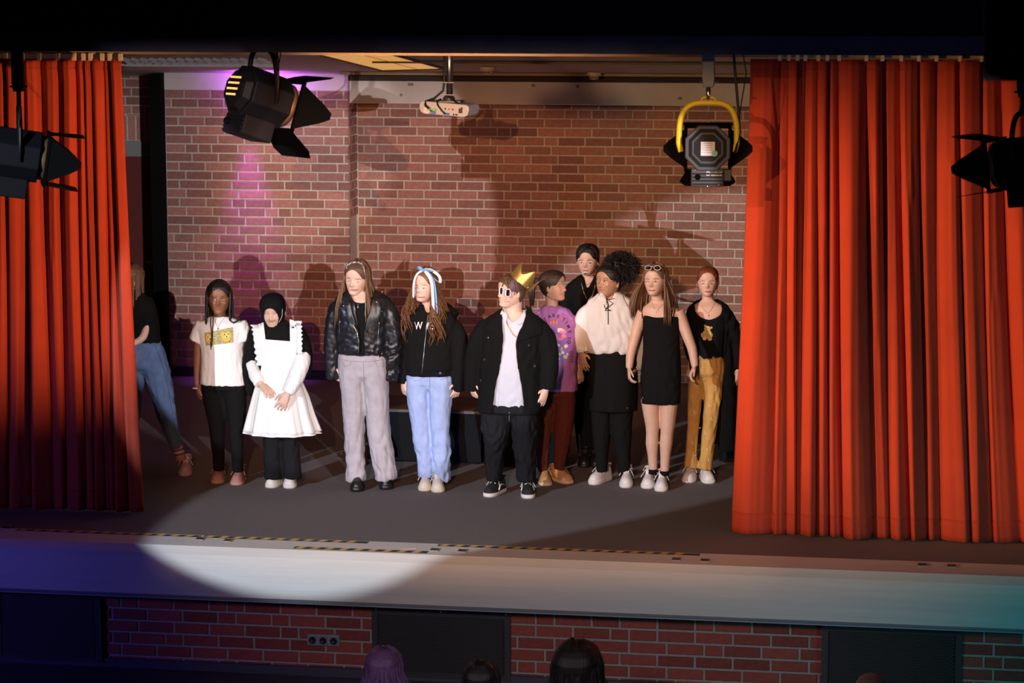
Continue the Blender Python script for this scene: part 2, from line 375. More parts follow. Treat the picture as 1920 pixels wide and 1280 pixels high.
tape((822, 1021), (1312, 1040), .006, .055, 'orange lit hazard tape along the carpet right of centre')
slotm = M('slot_black', (.008, .008, .008), .5); slotr = M('slot_rim', (.25, .23, .2), .5)
names = ['alone at the far left end', 'left of the pair under the bright tape', 'right of the pair under the bright tape', 'left of the pair by the short tape',
         'right of the pair by the short tape', 'left of the pair near the orange tape end', 'right of the pair near the orange tape end',
         'left of the pair below the right curtain', 'right of the pair below the right curtain']
for (px, py), nm in zip(((12, 989), (376, 1010), (428, 1013), (815, 1030.5), (867, 1032.5), (1268, 1048.5), (1322, 1050.5), (1729, 1059), (1784, 1061)), names):
    p = atz(px, py); root = empty('fixing_slot', (p[0], p[1], 0)); tag(root, 'black fixing slot in the stage edge, ' + nm, 'slot', 'fixing slots in the stage edge')
    MB().box((-.024, -.036, -.0), (.024, .036, .004)).build('cavity', slotm, root)
    m = MB(); m.box((-.029, -.042, 0), (.029, -.036, .006)); m.box((-.029, .036, 0), (.029, .042, .006)); m.box((-.029, -.036, 0), (-.024, .036, .006)); m.box((.024, -.036, 0), (.029, .036, .006)); m.build('rim', slotr, root)
p = atz(765, 1027); o = MB().box((-.05, -.03, 0), (.05, .03, .0015)).build('paper_slip', M('paper_pink', (.7, .52, .55), .8), None, loc=(p[0], p[1], 0)); o.rotation_euler = (0, 0, .4); tag(o, 'pale pink slip stuck on the stage edge', 'paper')
# ---------------------------------------------------------------- grilles
gm = M('grille_metal', (.045, .048, .054), .5, .4)
def grille(x0, x1, zt, label):
    W, H = x1-x0, zt-ZF-.03; root = empty('vent_grille', (x0, -.035, zt-H)); tag(root, label, 'grille', 'perforated grilles in the front wall')
    m = MB(); pt = .0155; b = .045
    nx = int((W-2*b)/pt); ny = int((H-b-.02)/(pt*.866)); ro, ri = pt/math.sqrt(3), pt*.34
    ox = (W-nx*pt)/2
    for j in range(ny):
        for i in range(nx):
            cx = ox+(i+.5+(.25 if j % 2 else -.25))*pt; cz = .02+(j+.5)*pt*.866
            a = [(cx+ro*math.sin(k*math.pi/3), 0, cz+ro*math.cos(k*math.pi/3)) for k in range(6)]
            c = [(cx+ri*math.sin(k*math.pi/3), 0, cz+ri*math.cos(k*math.pi/3)) for k in range(6)]
            m.add(a+c, [(k, (k+1) % 6, 6+(k+1) % 6, 6+k) for k in range(6)])
    x_l, x_r, z_t = ox-.006, ox+nx*pt+.006, .02+ny*pt*.866
    m.build('perforated_plate', gm, root)['kind'] = 'stuff'
    m = MB(); m.box((0, -.001, 0), (x_l, .03, H)); m.box((x_r, -.001, 0), (W, .03, H)); m.box((x_l, -.001, z_t), (x_r, .03, H)); m.box((x_l, -.001, 0), (x_r, .03, .02)); m.build('grille_frame', gm, root)
    MB().box((.01, .028, .0), (W-.01, .032, H-.01)).build('dark_backing', M('vent_dark', (.01, .01, .012), .9), root)
    for fx in (.03, .5, .97):
        o = MB().lathe([(.001, 0), (.006, 0), (.006, .003), (.001, .004)], 10, Matrix.Rotation(R(90), 4, 'X')).build('screw', M('screw', (.6, .6, .6), .3, 1), root); o.location = (W*fx, -.001, H-.022)
    for k in range(int(W/.012)):
        pass
    MB().box((0, -.004, H), (W, .03, H+.004)).build('folded_edge', M('grille_edge', (.35, .36, .38), .35, .8), root)
for (a, b, z), lab in zip(G, ('dark perforated grille in the blue lit left end of the front wall', 'perforated metal grille in the middle of the front wall', 'perforated grille in the teal lit right end of the front wall')):
    grille(a, b, z, lab)
# ---------------------------------------------------------------- power outlet
a, b = at(577, 1188, -.02), at(637, 1211, -.02)
root = empty('power_outlet', (a[0], -.002, b[2])); tag(root, 'triple grey power outlet on the front brick wall', 'outlet')
W, H = b[0]-a[0], a[2]-b[2]
MB().box((0, -.03, 0), (W, 0, H)).build('back_box', M('outlet_grey', (.34, .35, .37), .5), root, bevel=.003)
for k in range(3):
    o = MB().box((-W/6+.004, -.008, -H/2+.006), (W/6-.004, 0, H/2-.006)).build('socket_plate', M('outlet_plate', (.20, .21, .23), .45), root, bevel=.002); o.location = (W*(k+.5)/3, -.03, H/2)
    q = MB().lathe([(.001, 0), (.024, 0), (.024, .004), (.021, .004), (.021, .001), (.001, .001)], 18, Matrix.Rotation(R(90), 4, 'X')).build('socket_cup', M('outlet_dark', (.015, .015, .018), .5), o, True); q.location = (0, -.008, 0)
# ---------------------------------------------------------------- platforms behind the people
plk = M('platform_black', (.005, .006, .009), .6, var=.3, vs=3, spec=.12); plt = M('platform_top', (.07, .034, .02), .7, spec=.2, var=.2, vs=6); ple = M('platform_edge', (.12, .11, .10), .5)
def platform(pxa, pxb, Y, h, dep, label):
    xa, xb = at(pxa, 868, Y)[0], at(pxb, 868, Y)[0]; W = xb-xa
    root = empty('stage_platform', (xa, Y, 0)); tag(root, label, 'platform', 'black stage platforms in the back')
    MB().box((0, 0, .02), (W, .02, h-.025)).build('front_panel', plk, root); MB().box((0, dep-.02, .02), (W, dep, h-.025)).build('back_panel', plk, root)
    MB().box((0, .02, .02), (.02, dep-.02, h-.025)).build('side_panel', plk, root); MB().box((W-.02, .02, .02), (W, dep-.02, h-.025)).build('side_panel', plk, root)
    MB().box((-.004, -.008, h-.025), (W+.004, dep+.008, h)).build('top_board', plt, root, bevel=.003)
    MB().box((0, -.012, h-.025), (W, -.008, h-.006)).build('edge_strip', ple, root)
    for x in (.03, W-.07):
        MB().box((x, .04, 0), (x+.04, .08, .03)).build('foot', plk, root)
hp = at(760, 766, 2.78)[2]
platform(690, 902, 2.78, hp, .62, 'black platform with brown top behind the girl in light jeans')
platform(908, 1046, 2.72, hp, .62, 'black platform behind the person wearing the crown')
platform(1348, 1500, 3.15, hp+.02, .62, 'black platform half hidden behind the right curtain')
# ================================================================== ceiling things
sw = M('slat_white', (.72, .70, .66), .5)
pa = atp(232, 111, P_C, N_C); root = empty('ceiling_grille', tuple(pa)); tag(root, 'row of white angled slats in the ceiling beside the left curtain', 'grille')
for rix, py in enumerate((108.0, 112.5)):
    for k in range(16):
        q = atp(236+17*k+8*rix, py, P_C, N_C); o = MB().box((-.038, -.02, -.002), (.038, .02, .002)).build('slat', sw, root); o.location = tuple(q-pa+np.array([0, 0, -.02])); o.rotation_euler = (R(38), R(14), 0)
q = atp(232, 118, P_C, N_C); MB().box((-.1, 0, 0), (1.4, .02, .03)).build('grille_rim', sw, root, loc=tuple(q-pa-np.array([0, 0, .03])))
gq = atp(700, 113, P_C, N_C); ge = atp(1400, 116, P_C, N_C)
tk = MB().box((gq[0], gq[1]-.05, -.018), (ge[0]+.4, gq[1]+.05, 0)).build('ceiling_track', M('track_dark', (.02, .02, .024), .5), None, loc=(0, 0, ceil_z(gq[1])-.004)); tag(tk, 'dark track running along the stage ceiling', 'track')
# ceiling panel, no lamp: the warm light falling on it is put in as glow
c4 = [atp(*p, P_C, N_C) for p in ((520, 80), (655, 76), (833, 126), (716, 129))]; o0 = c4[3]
root = empty('ceiling_panel', tuple(o0)); tag(root, 'pale panel in the ceiling, warm lamp light on it put in as glow', 'ceiling panel')
MB().rings([[tuple(p-o0-np.array([0, 0, .012])) for p in c4], [tuple(p-o0+np.array([0, 0, -.002])) for p in c4]]).build('lit_face', M('panel_lamplight', (.8, .62, .35), .5, emit=.55, ecol=(1.0, .50, .13)), root)
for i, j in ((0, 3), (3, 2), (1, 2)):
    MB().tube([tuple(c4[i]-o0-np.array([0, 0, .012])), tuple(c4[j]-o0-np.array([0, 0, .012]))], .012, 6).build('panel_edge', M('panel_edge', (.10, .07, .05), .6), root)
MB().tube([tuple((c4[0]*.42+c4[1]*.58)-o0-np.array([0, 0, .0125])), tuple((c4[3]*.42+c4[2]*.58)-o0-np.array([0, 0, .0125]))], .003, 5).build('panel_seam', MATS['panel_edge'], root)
dm = M('detector_cream', (.75, .66, .5), .5); dd = M('detector_dark', (.06, .05, .04), .5)
for (px, py), lab in zip(((914, 125), (1114, 135)), ('round smoke detector on the ceiling right of the projector pole', 'smoke detector with square base right above the plastered beam')):
    q = atp(px, py, P_C, N_C); root = empty('smoke_detector', tuple(q)); tag(root, lab, 'smoke detector')
    k = .062
    MB().lathe([(.01, -.001), (k, -.001), (k*1.05, -.03), (k*.95, -.034), (.01, -.034)], 24).build('base', dm, root, False)
    MB().lathe([(k*.7, -.034), (k*.62, -.06), (k*.4, -.066), (.005, -.068)], 20).build('sensor_head', dm, root, True)
    for a_ in (-.5, 0, .5):
        MB().box((-.012, -.003, -.006), (.012, .003, .006)).build('sensor_slot', dd, root, loc=(k*.66*math.sin(a_), -k*.66*math.cos(a_), -.048))
# ---------------------------------------------------------------- projector
YPJ = 2.2
pc = at(842, 203, YPJ); s_ = 1/ppm(YPJ, 842, 203); Wp = 96*s_; Hp = 25*s_
root = empty('projector', tuple(pc)); tag(root, 'white projector hanging from the ceiling on a silver pole', 'projector')
pw = M('projector_white', (.46, .45, .43), .4)
rot = Matrix.Rotation(R(4), 4, 'Y') @ Matrix.Rotation(R(-6), 4, 'Z')
poly = [(-.5, .1), (-.47, -.32), (-.40, -.46), (.40, -.46), (.47, -.34), (.5, .1), (.48, .38), (.42, .46), (-.42, .46), (-.48, .38)]
MB().prism([(x*Wp, z*Hp) for x, z in poly], -.13, .14, rot).build('housing', pw, root, bevel=.006)
pd = M('port_dark', (.012, .012, .014), .4)
def pj(nm, x0, x1, z0, z1, mt, th=.004): return MB().box((x0*Wp, -.13-th, z0*Hp), (x1*Wp, -.129, z1*Hp), rot).build(nm, mt, root)
pj('power_inlet', .30, .37, -.18, .16, pd, .008)
for x, c_ in ((.03, pd), (.10, M('jack_red', (.5, .08, .06), .4)), (.14, M('jack_orange', (.6, .3, .1), .4)), (.18, pd)): pj('jack', x-.012, x+.012, -.03, .10, c_)
pj('hdmi_port', .19, .215, -.40, -.26, pd); pj('usb_port', .235, .28, -.38, -.26, pd); pj('video_port', .0, .12, -.40, -.24, M('port_blue', (.05, .12, .4), .4))
MB().lathe([(.001, 0), (.024, 0), (.024, .003), (.001, .003)], 20, rot @ Matrix.Translation((-.34*Wp, -.13, -.02)) @ Matrix.Rotation(R(90), 4, 'X')).build('round_vent', M('vent_grey', (.62, .6, .56), .5), root)
steel = M('pole_steel', (.45, .45, .47), .32, 1.0)
zc1 = ceil_z(YPJ)-pc[2]
MB().box((-.09, -.08, .46*Hp), (.10, .08, .46*Hp+.012)).build('mount_plate', M('mount_dark', (.06, .06, .065), .4, .6), root)
MB().lathe([(.045, .46*Hp+.01), (.045, .46*Hp+.03), (.026, .46*Hp+.055), (.024, .46*Hp+.06)], 16).build('mount_joint', M('joint_dark', (.03, .03, .03), .5), root)
MB().tube([(0.005, 0, .46*Hp+.04), (.005, 0, zc1)], .024, 16).build('pole', steel, root, True)
for z in (.20, .28, .36): MB().sphere((0.005-.012, -.0235, z), (.005, .003, .005), 8, 5).build('pole_hole', pd, root)
cab = M('cable_black', (.01, .01, .011), .5)
MB().tube([(-.03, -.012, zc1), (-.032, -.015, .20), (-.04, -.02, .13), (-.10, -.06, .075), (-.155, -.10, .055), (-.15, -.135, .03), (-.11, -.145, -.005), (-.09, -.15, -.02)], .0085, 8).build('video_cable', cab, root, True)
MB().tube([(.0, -.03, .09), (.04, -.07, .07), (.09, -.12, .04), (.128, -.145, .005)], .006, 8).build('power_cable', cab, root, True)
MB().tube([(-.05, -.06, .07), (-.07, -.11, .06), (-.055, -.145, .03), (-.02, -.15, -.015), (.0, -.145, -.03)], .006, 8).build('signal_cable', cab, root, True)
MB().box((-.125, -.152, -.012), (-.07, -.138, .004)).build('green_tape', M('tape_green', (.12, .55, .05), .5), root); MB().box((-.105, -.16, -.034), (-.075, -.142, -.014)).build('blue_plug', M('plug_blue', (.04, .14, .55), .5), root)
for z in (.10, .19): MB().tube([(-.045, -.03, z), (.04, -.03, z)], .0025, 6).build('cable_tie', M('tie_white', (.8, .8, .78), .5), root)
# hanging loudspeaker close to the camera
p0, p1 = at(1843, 152, -7.0), at(1990, -40, -7.0)
root = empty('hanging_speaker', (p0[0], -7.0, p0[2])); tag(root, 'dark out of focus box hanging at the top right corner', 'speaker')
W, H = p1[0]-p0[0], p1[2]-p0[2]
MB().box((0, 0, 0), (W, .30, H)).build('cabinet', M('speaker_black', (.005, .005, .008), .9), root, bevel=.01); MB().box((.02, -.012, .02), (W-.02, 0, H-.02)).build('speaker_mesh', M('mesh_dark', (.004, .004, .007), .95, spec=.1), root)
MB().tube([(W/2, .15, H), (W/2, .15, H+1.2)], .02, 8).build('hanging_rod', black, root)
# ================================================================== stage lamps
lk = M('lamp_black', (.006, .006, .009), .55, spec=.15); lk2 = M('flap_black', (.003, .003, .003), .9, spec=.05); lkg = M('lamp_grey', (.040, .050, .058), .5, spec=.3); lglow = M('lens_glow', (1, .6, .25), .4, emit=6.0, ecol=(1.0, .52, .16))
ring_glow = M('lens_ring', (.20, .12, .05), .45, .4); labelm = M('label_white', (.72, .72, .70), .5, var=.1, vs=60); yel = M('yoke_yellow', (.85, .68, .02), .45); clampm = M('clamp_grey', (.12, .14, .145), .5, .3); silver = M('bolt_silver', (.75, .75, .76), .25, 1.0)
def octo(r, k=.42): return [(-r*k, -r), (r*k, -r), (r, -r*k), (r, r*k), (r*k, r), (-r*k, r), (-r, r*k), (-r, -r*k)]
def lamp(px, py, Y, fwd, size, label, yokem, bodym, yoke_px, top_py, flaps, glow, vents=False, rear=False, clampmat=None, aim=(0, 5, 1), cone=60):
    c = at(px, py, Y); S = size
    root = empty('stage_lamp', tuple(c)); tag(root, label, 'stage light', 'stage lamps hanging at the front')
    Mx = frame((0, 0, 0), fwd)
    P = lambda b, nm, mt, sm=False, par=None, bev=0.0: b.build(nm, mt, par or root, sm, None, bev)
    def T(*a): return Mx @ Matrix.Translation(a)
    # housing: octagonal drum, stepped rear cap, ribbed lower box
    m = MB(); m.prism([(x*S, z*S) for x, z in octo(.118)], -.13*S, .09*S, Mx); P(m, 'housing', bodym, bev=.006*S)
    m = MB(); m.rings([[Mx @ Vector((x*S, -.13*S, z*S)) for x, z in octo(.100)], [Mx @ Vector((x*S, -.165*S, z*S)) for x, z in octo(.082)]]); P(m, 'rear_cap', bodym, bev=.004*S)
    m = MB(); m.prism([(x*S, z*S) for x, z in octo(.070)], -.172*S, -.160*S, Mx); P(m, 'rear_panel', lk)
    m = MB(); m.box((-.085*S, -.12*S, -.20*S), (.085*S, .05*S, -.105*S), Mx); P(m, 'lower_box', bodym, bev=.006*S)
    for k in range(4):
        m = MB(); m.box((-.078*S, -.127*S, (-.192+.018*k)*S), (.078*S, -.118*S, (-.183+.018*k)*S), Mx); P(m, 'cooling_rib', lk)
    m = MB(); m.lathe([(.001, 0), (.016*S, 0), (.013*S, .02*S), (.001, .022*S)], 14, T(-.05*S, -.12*S, -.15*S) @ Matrix.Rotation(R(90), 4, 'X')); P(m, 'focus_knob', lk2, True)
    # front ring, lens
    m = MB(); m.lathe([(.10*S, 0), (.105*S, .005*S), (.105*S, .04*S), (.092*S, .045*S), (.088*S, .03*S), (.088*S, 0)], 28, T(0, .085*S, 0) @ Matrix.Rotation(R(-90), 4, 'X')); P(m, 'lens_ring', ring_glow if glow else lk, True)  # rings of lit lamps carry the lens glow in their colour
    m = MB(); m.lathe([(.088*S, 0), (.07*S, .012*S), (.04*S, .02*S), (.001, .023*S)], 24, T(0, .095*S, 0) @ Matrix.Rotation(R(-90), 4, 'X')); P(m, 'lens', lglow if glow else M('lens_glass', (.05, .05, .06), .1), True)
    m = MB(); r_ = .125*S
    for a_, b_ in (((-r_, -r_), (r_, -r_+.018*S)), ((-r_, r_-.018*S), (r_, r_)), ((-r_, -r_), (-r_+.018*S, r_)), ((r_-.018*S, -r_), (r_, r_))): m.box((a_[0], .115*S, a_[1]), (b_[0], .128*S, b_[1]), Mx)
    P(m, 'barn_door_frame', lk2)
    for side, ang in flaps.items():                  # barn doors hinged on the frame
        rot = {'top': 0, 'bottom': 180, 'right': 90, 'left': -90}[side]
        L = .16*S; big = side in ('top', 'bottom')
        w0, w1 = (.115, .15) if big else (.105, .045)
        hinge = Mx @ Matrix.Rotation(R(rot), 4, 'Y') @ Matrix.Translation((0, .125*S, .118*S)) @ Matrix.Rotation(R(ang), 4, 'X')
        o_ = [(-w0*S, 0), (w0*S, 0), (w1*S, L*.72), ((w1-.03)*S, L), (-(w1-.03)*S, L), (-w1*S, L*.72)]
        m = MB(); m.rings([[hinge @ Vector((x, y, -.0012)) for x, y in o_], [hinge @ Vector((x, y, .0012)) for x, y in o_]]); f = P(m, 'barn_door', lk2)
        m = MB(); m.tube([hinge @ Vector((-.03*S, 0, 0)), hinge @ Vector((.03*S, 0, 0))], .006*S, 8); P(m, 'hinge', lk, True, f)
    if vents:
        vg = M('vent_glow', (1, .6, .2), .5, emit=.85, ecol=(1.0, .5, .14))
        for k in range(4):
            m = MB(); m.box(((-.055+.006*abs(k-1.5))*S, -.168*S-.0, (.045-.027*k)*S), ((.045-.004*k)*S, -.1735*S, (.054-.027*k)*S), Mx); P(m, 'vent_slot', vg)
    if rear:
        m = MB(); m.box((-.035*S, -.1745*S, -.040*S), (.037*S, -.171*S, .032*S), Mx); lb_ = P(m, 'rating_label', labelm)
        for z in (.022, .012, .0, -.012, -.024):
            m = MB(); m.box((-.03*S, -.1752*S, z*S), (.028*S, -.1742*S, (z+.003)*S), Mx); P(m, 'label_line', M('label_ink', (.35, .33, .28), .6), par=lb_)
        m = MB(); m.lathe([(.001, 0), (.016*S, 0), (.016*S, .002), (.001, .002)], 18, T(.036*S, -.1755*S, -.028*S) @ Matrix.Rotation(R(90), 4, 'X')); P(m, 'green_sticker', M('sticker_green', (.16, .48, .36), .5))
        m = MB(); m.box((-.022*S, -.1655*S, .066*S), (.022*S, -.1615*S, .074*S), Mx @ Matrix.Translation((0, .012*S, .012*S))); P(m, 'name_plate', labelm)
        for x, z in ((-.06, -.115), (.03, -.112), (.0, -.197), (.06, -.19)):
            m = MB(); m.sphere((0, 0, 0), .0065*S, 8, 6, T(x*S, -.122*S, z*S)); P(m, 'bolt', silver, True)
        cu = bpy.data.curves.new('maker_lettering', 'FONT'); cu.body = 'Desisti'; cu.size = .030*S; cu.align_x = 'CENTER'; cu.extrude = .0008; cu.offset = .0006
        t0 = bpy.data.objects.new('t', cu); C.objects.link(t0); tm = bpy.data.meshes.new_from_object(t0.evaluated_get(bpy.context.evaluated_depsgraph_get())); bpy.data.objects.remove(t0)
        t = bpy.data.objects.new('maker_lettering', tm); C.objects.link(t); t.parent = root; t.matrix_local = T(.035*S, -.1225*S, -.142*S) @ Matrix.Rotation(R(90), 4, 'X'); tm.materials.clear(); tm.materials.append(labelm)
        m = MB(); m.box((.085*S, -.10*S, -.17*S), (.125*S, -.02*S, -.11*S), Mx); P(m, 'switch_box', lkg, bev=.004)
    # yoke and clamp, hanging plumb
    yw = yoke_px/ppm(Y, px, py)/2; X = np.array(Mx.col[0][:3]); X[2] = 0; X /= np.linalg.norm(X)
    top = .175*S + yw*.25; pts = []
    for k in range(25):
        a_ = math.pi*k/24; cx_ = math.cos(a_); sx_ = math.sin(a_)
        pts.append(tuple(X*(-yw*np.sign(cx_)*abs(cx_)**.6) + np.array([0, 0, .03+top*abs(sx_)**.6])))
    pts = [tuple(-X*yw*.92+np.array([0, 0, -.02]))] + pts + [tuple(X*yw*.92+np.array([0, 0, -.02]))]
    m = MB(); m.tube(pts, .0125*S if yokem is not yel else .0155*S, 10); P(m, 'yoke', yokem, True)
    ztop = 3.50-c[2]; zy = .03+top
    m = MB(); m.tube([tuple(-X*.055+np.array([0, 0, zy])), tuple(-X*.03+np.array([0, 0, zy+.03])), tuple(X*.03+np.array([0, 0, zy+.03])), tuple(X*.055+np.array([0, 0, zy]))], .006, 8); P(m, 'yoke_handle', yokem, True)
    cm = clampmat or lk
    m = MB(); m.tube([(0, 0, zy+.0), (0, 0, zy+.10)], .014, 10); P(m, 'spigot', silver if rear else lk, True)
    m = MB(); m.prism([(-.028, zy+.09), (.03, zy+.09), (.038, zy+.13), (.03, ztop-.05), (.038, ztop), (-.035, ztop), (-.038, zy+.15)], -.02, .02); P(m, 'hook_clamp', cm, bev=.004)
    m = MB(); m.tube([(-.05, -.01, zy+.12), (.06, -.01, zy+.12)], .006, 8); P(m, 'clamp_bolt', cm, True)
    m = MB(); e = X*yw; m.tube([tuple(e*.7+np.array([0, 0, ztop])), tuple(e*.85+np.array([0, .02, ztop*.75])), tuple(e*1.05+np.array([0, .01, zy*.75])), tuple(e*1.1+np.array([0, 0, .1])), tuple(e*.95+np.array([0, -.02, -.03]))], .008, 8); P(m, 'power_cable', cab, True)
    m = MB(); m.tube([tuple(e*1.0+np.array([0, 0, ztop])), tuple(e*1.3+np.array([0, 0, ztop*.6])), tuple(e*1.05+np.array([0, 0, .16]))], .0035, 6); P(m, 'safety_wire', cab, True)
    if glow > 1:
        src = np.array(Mx @ Vector((0, .15*S, 0)))+c; sp = spot('beam_light', tuple(src), aim, glow, (1.0, .47, .19), cone, .85, .11)
    return root
YLP = -1.4
lamp(38, 290, YLP, (.92, .36, -.16), 1.30, 'black stage lamp at the left edge in front of the curtain', lk, lk, 92, 100, {'right': 14, 'left': 25, 'top': 3, 'bottom': 3}, 500, aim=(2.5, .6, 1.45), cone=33)
lamp(494, 184, YLP, (.64, .70, -.32), 1.30, 'black stage lamp with lit vent slots hanging left of the pole', lk, lk, 92, 100, {'right': 16, 'left': 30, 'top': 25, 'bottom': 35}, 330, vents=True, aim=(.5, 5.2, 2.3), cone=74)
lamp(1327, 278, YLP, (-.09, .98, -.08), 1.12, 'stage lamp with a bright yellow yoke seen from behind', yel, lkg, 108, 110, {'right': 48, 'left': 48, 'top': 8, 'bottom': 30}, 0, rear=True, clampmat=clampm)
lamp(1915, 305, YLP, (-.90, .40, -.12), 1.25, 'black stage lamp cut by the right edge of the picture', lk, lk, 100, 100, {'right': 14, 'left': 14, 'top': 12, 'bottom': 4}, 500, aim=(-3.3, .6, 2.05), cone=26)
# added shutters on unseen hall lamps: keep light off fascia, curtains and proscenium
def shuttered(Lw, label, xa, xb, low=-.15, hw=.30, top=.03):
    """xa, xb: where the side shutters cut in the curtain plane (None = wide open)"""
    root = empty('unseen_hall_lamp', Lw); tag(root, label, 'stage light', 'unseen hall lamps with added shutters'); s = .5; z0 = (low-Lw[2])*(s/(-.335-Lw[1])); z1 = (zl-top-Lw[2])*(s/(YP-Lw[1]))
    x0 = -.45 if xa is None else (xa-Lw[0])*s/(.7-Lw[1]); x1 = .45 if xb is None else (xb-Lw[0])*s/(.7-Lw[1]); y0, y1 = s-.004, s+.004
    MB().box((-hw, y0, z0-.3), (hw, y1, z0)).build('added_lower_shutter', lk2, root); MB().box((-hw, y0, z1), (hw, y1, z1+.3)).build('added_upper_shutter', lk2, root)
    if xa is not None: MB().box((-hw, y0+.01, z0-.3), (x0, y1+.01, z1+.3)).build('added_side_shutter', lk2, root); MB().box((x1, y0+.01, z0-.3), (hw, y1+.01, z1+.3)).build('added_side_shutter', lk2, root)
    for x in (-hw, hw-.01): MB().box((x, -.25, z0-.3), (x+.01, s, z1+.3)).build('side_plate', lk2, root)
    MB().box((-.15, -.40, -.15), (.15, -.12, .15)).build('housing', lk, root, bevel=.01); MB().tube([(0, -.25, .15), (0, -.25, 1.6)], .02, 8).build('hanger', lk, root)
shuttered(WASH, 'unseen warm hall lamp with added shutters, aimed at the stage opening', -2.72, 1.80)
shuttered(PROF, 'unseen hall lamp with added shutters, aimed from the right at the brick pier', None, None, -.15, .45, .2)
shuttered(FOL, 'unseen hall lamp with added shutters, aimed from the left at the people', None, None, -3.0, .45, .13)
shuttered(FILL1, 'added warm lamp at the hall left, brightens the right curtain', None, None, -.15, .95)
shuttered(FILL2, 'added warm lamp at the hall right, brightens the left curtain', None, None, -.15, .95)
shuttered(PROF2, 'unseen hall lamp with added shutters, aimed at the top of the brick pier', -2.72, 1.8, -3.0, .25, .06)
# ================================================================== people: builders
def projpx(P):
    d = np.asarray(P, float)-CAM; z = d@_fw
    return 960+FPX*(d@_r)/z, 640-FPX*(d@_u)/z
def inpoly(x, y, poly):
    ins = np.zeros(len(x), bool); n = len(poly)
    for i in range(n):
        x1, y1 = poly[i]; x2, y2 = poly[(i+1) % n]
        c = ((y1 > y) != (y2 > y)) & (x < (x2-x1)*(y-y1)/((y2-y1) or 1e-9)+x1); ins ^= c
    return ins
def remesh(mb, voxel, smooth=4, decim=None, sfac=.5):
    me = mb.mesh('tmp'); o = bpy.data.objects.new('tmp', me); C.objects.link(o)
    r = o.modifiers.new('r', 'REMESH'); r.mode = 'VOXEL'; r.voxel_size = voxel
    if smooth: s = o.modifiers.new('s', 'SMOOTH'); s.iterations = smooth; s.factor = sfac
    if decim: d = o.modifiers.new('d', 'DECIMATE'); d.ratio = decim
    dg = bpy.context.evaluated_depsgraph_get(); m2 = bpy.data.meshes.new_from_object(o.evaluated_get(dg))
    v = np.empty(len(m2.vertices)*3); m2.vertices.foreach_get('co', v); v = v.reshape(-1, 3)
    f = [tuple(p.vertices) for p in m2.polygons]
    bpy.data.objects.remove(o); bpy.data.meshes.remove(me); bpy.data.meshes.remove(m2)
    return v, f
_wd = [(rng.normal(size=3), rng.uniform(0, 6.28)) for _ in range(12)]
def wrinkle(v, amp, freq=22, st=(1, 1, .55)):
    """folds in cloth: summed, domain-warped ridges with soft creases"""
    q = v*np.array(st)*freq*1.5; out = np.zeros(len(v)); wv = np.zeros(len(v)); mask = np.zeros(len(v))
    for i in range(4): d, p = _wd[i]; wv += np.sin(q@d*.40+p); mask += np.sin(q@d*.22+2*p)
    for i in range(4, 12):
        d, p = _wd[i]; r_ = np.sqrt(np.sin(q@(d*(.45+.10*i)) + p + 1.5*wv)**2+.02); out += (r_-.62)/(1+.18*(i-4))
    return amp*out*1.15*(.75+.35*np.tanh(mask))
def vnormals(v, f):
    n = np.zeros_like(v)
    for k in (3, 4):
        ff = np.array([q for q in f if len(q) == k])
        if len(ff) == 0: continue
        a, b, c = v[ff[:, 0]], v[ff[:, 1]], v[ff[:, 2]]
        fn = np.cross(b-a, c-a) if k == 3 else np.cross(v[ff[:, 2]]-a, v[ff[:, 3]]-b)
        for j in range(k): np.add.at(n, ff[:, j], fn)
    return n/(np.linalg.norm(n, axis=1, keepdims=True)+1e-12)

HZ = [-.50, -.48, -.45, -.40, -.33, -.25, -.15, -.05, .05, .15, .25, .35, .42, .47, .495]
HW = [.02, .10, .155, .205, .25, .285, .318, .335, .345, .35, .345, .31, .25, .16, .05]
HF = [.26, .33, .365, .385, .372, .380, .385, .385, .390, .405, .400, .360, .29, .19, .06]
HB = [.10, .06, .02, -.06, -.18, -.30, -.38, -.42, -.44, -.45, -.445, -.39, -.31, -.20, -.06]
def head_rings(n=44, nz=46, face=True, grow=1.0, wide=1.0):
    rs = []
    for i in range(nz):
        z = -.5 + .995*(i/(nz-1)) if True else 0
        z = -.5+.995*(.5-.5*math.cos(math.pi*i/(nz-1)))*1.0
        w_, f_, b_ = np.interp(z, HZ, HW)*wide, np.interp(z, HZ, HF), np.interp(z, HZ, HB)
        ring = []
        cy = (f_+b_)/2 if f_*b_ > 0 else 0.0
        for k in range(n):
            th = 2*math.pi*k/n; c, s = math.cos(th), math.sin(th); e = 2/2.25
            x = w_*math.copysign(abs(c)**e, c); y = cy + ((f_-cy) if s > 0 else (cy-b_))*math.copysign(abs(s)**e, s)
            if face and s > 0:
                ax = abs(x)
                N = np.interp(z, [-.225, -.19, -.165, -.14, -.10, -.04, .03, .08], [0, .055, .115, .118, .085, .045, .012, 0]); sg = np.interp(z, [-.2, -.15, -.08, .05], [.062, .058, .040, .035])
                y += N*math.exp(-(x/sg)**2)
                y -= .038*math.exp(-((ax-.155)/.075)**2-((z-.012)/.052)**2)
                y += .014*math.exp(-((ax-.14)/.10)**2-((z-.085)/.03)**2)
                y += .018*math.exp(-((ax-.19)/.08)**2-((z+.12)/.08)**2)
                y += .020*math.exp(-(x/.095)**2)*(math.exp(-((z+.262)/.018)**2)+math.exp(-((z+.305)/.020)**2)) - .012*math.exp(-(x/.1)**2-((z+.355)/.018)**2)
                y += .016*math.exp(-(x/.10)**2-((z+.42)/.05)**2)
            ring.append((x*grow, y*grow, (z-.03)*grow+.03))
        rs.append(ring)
    return rs
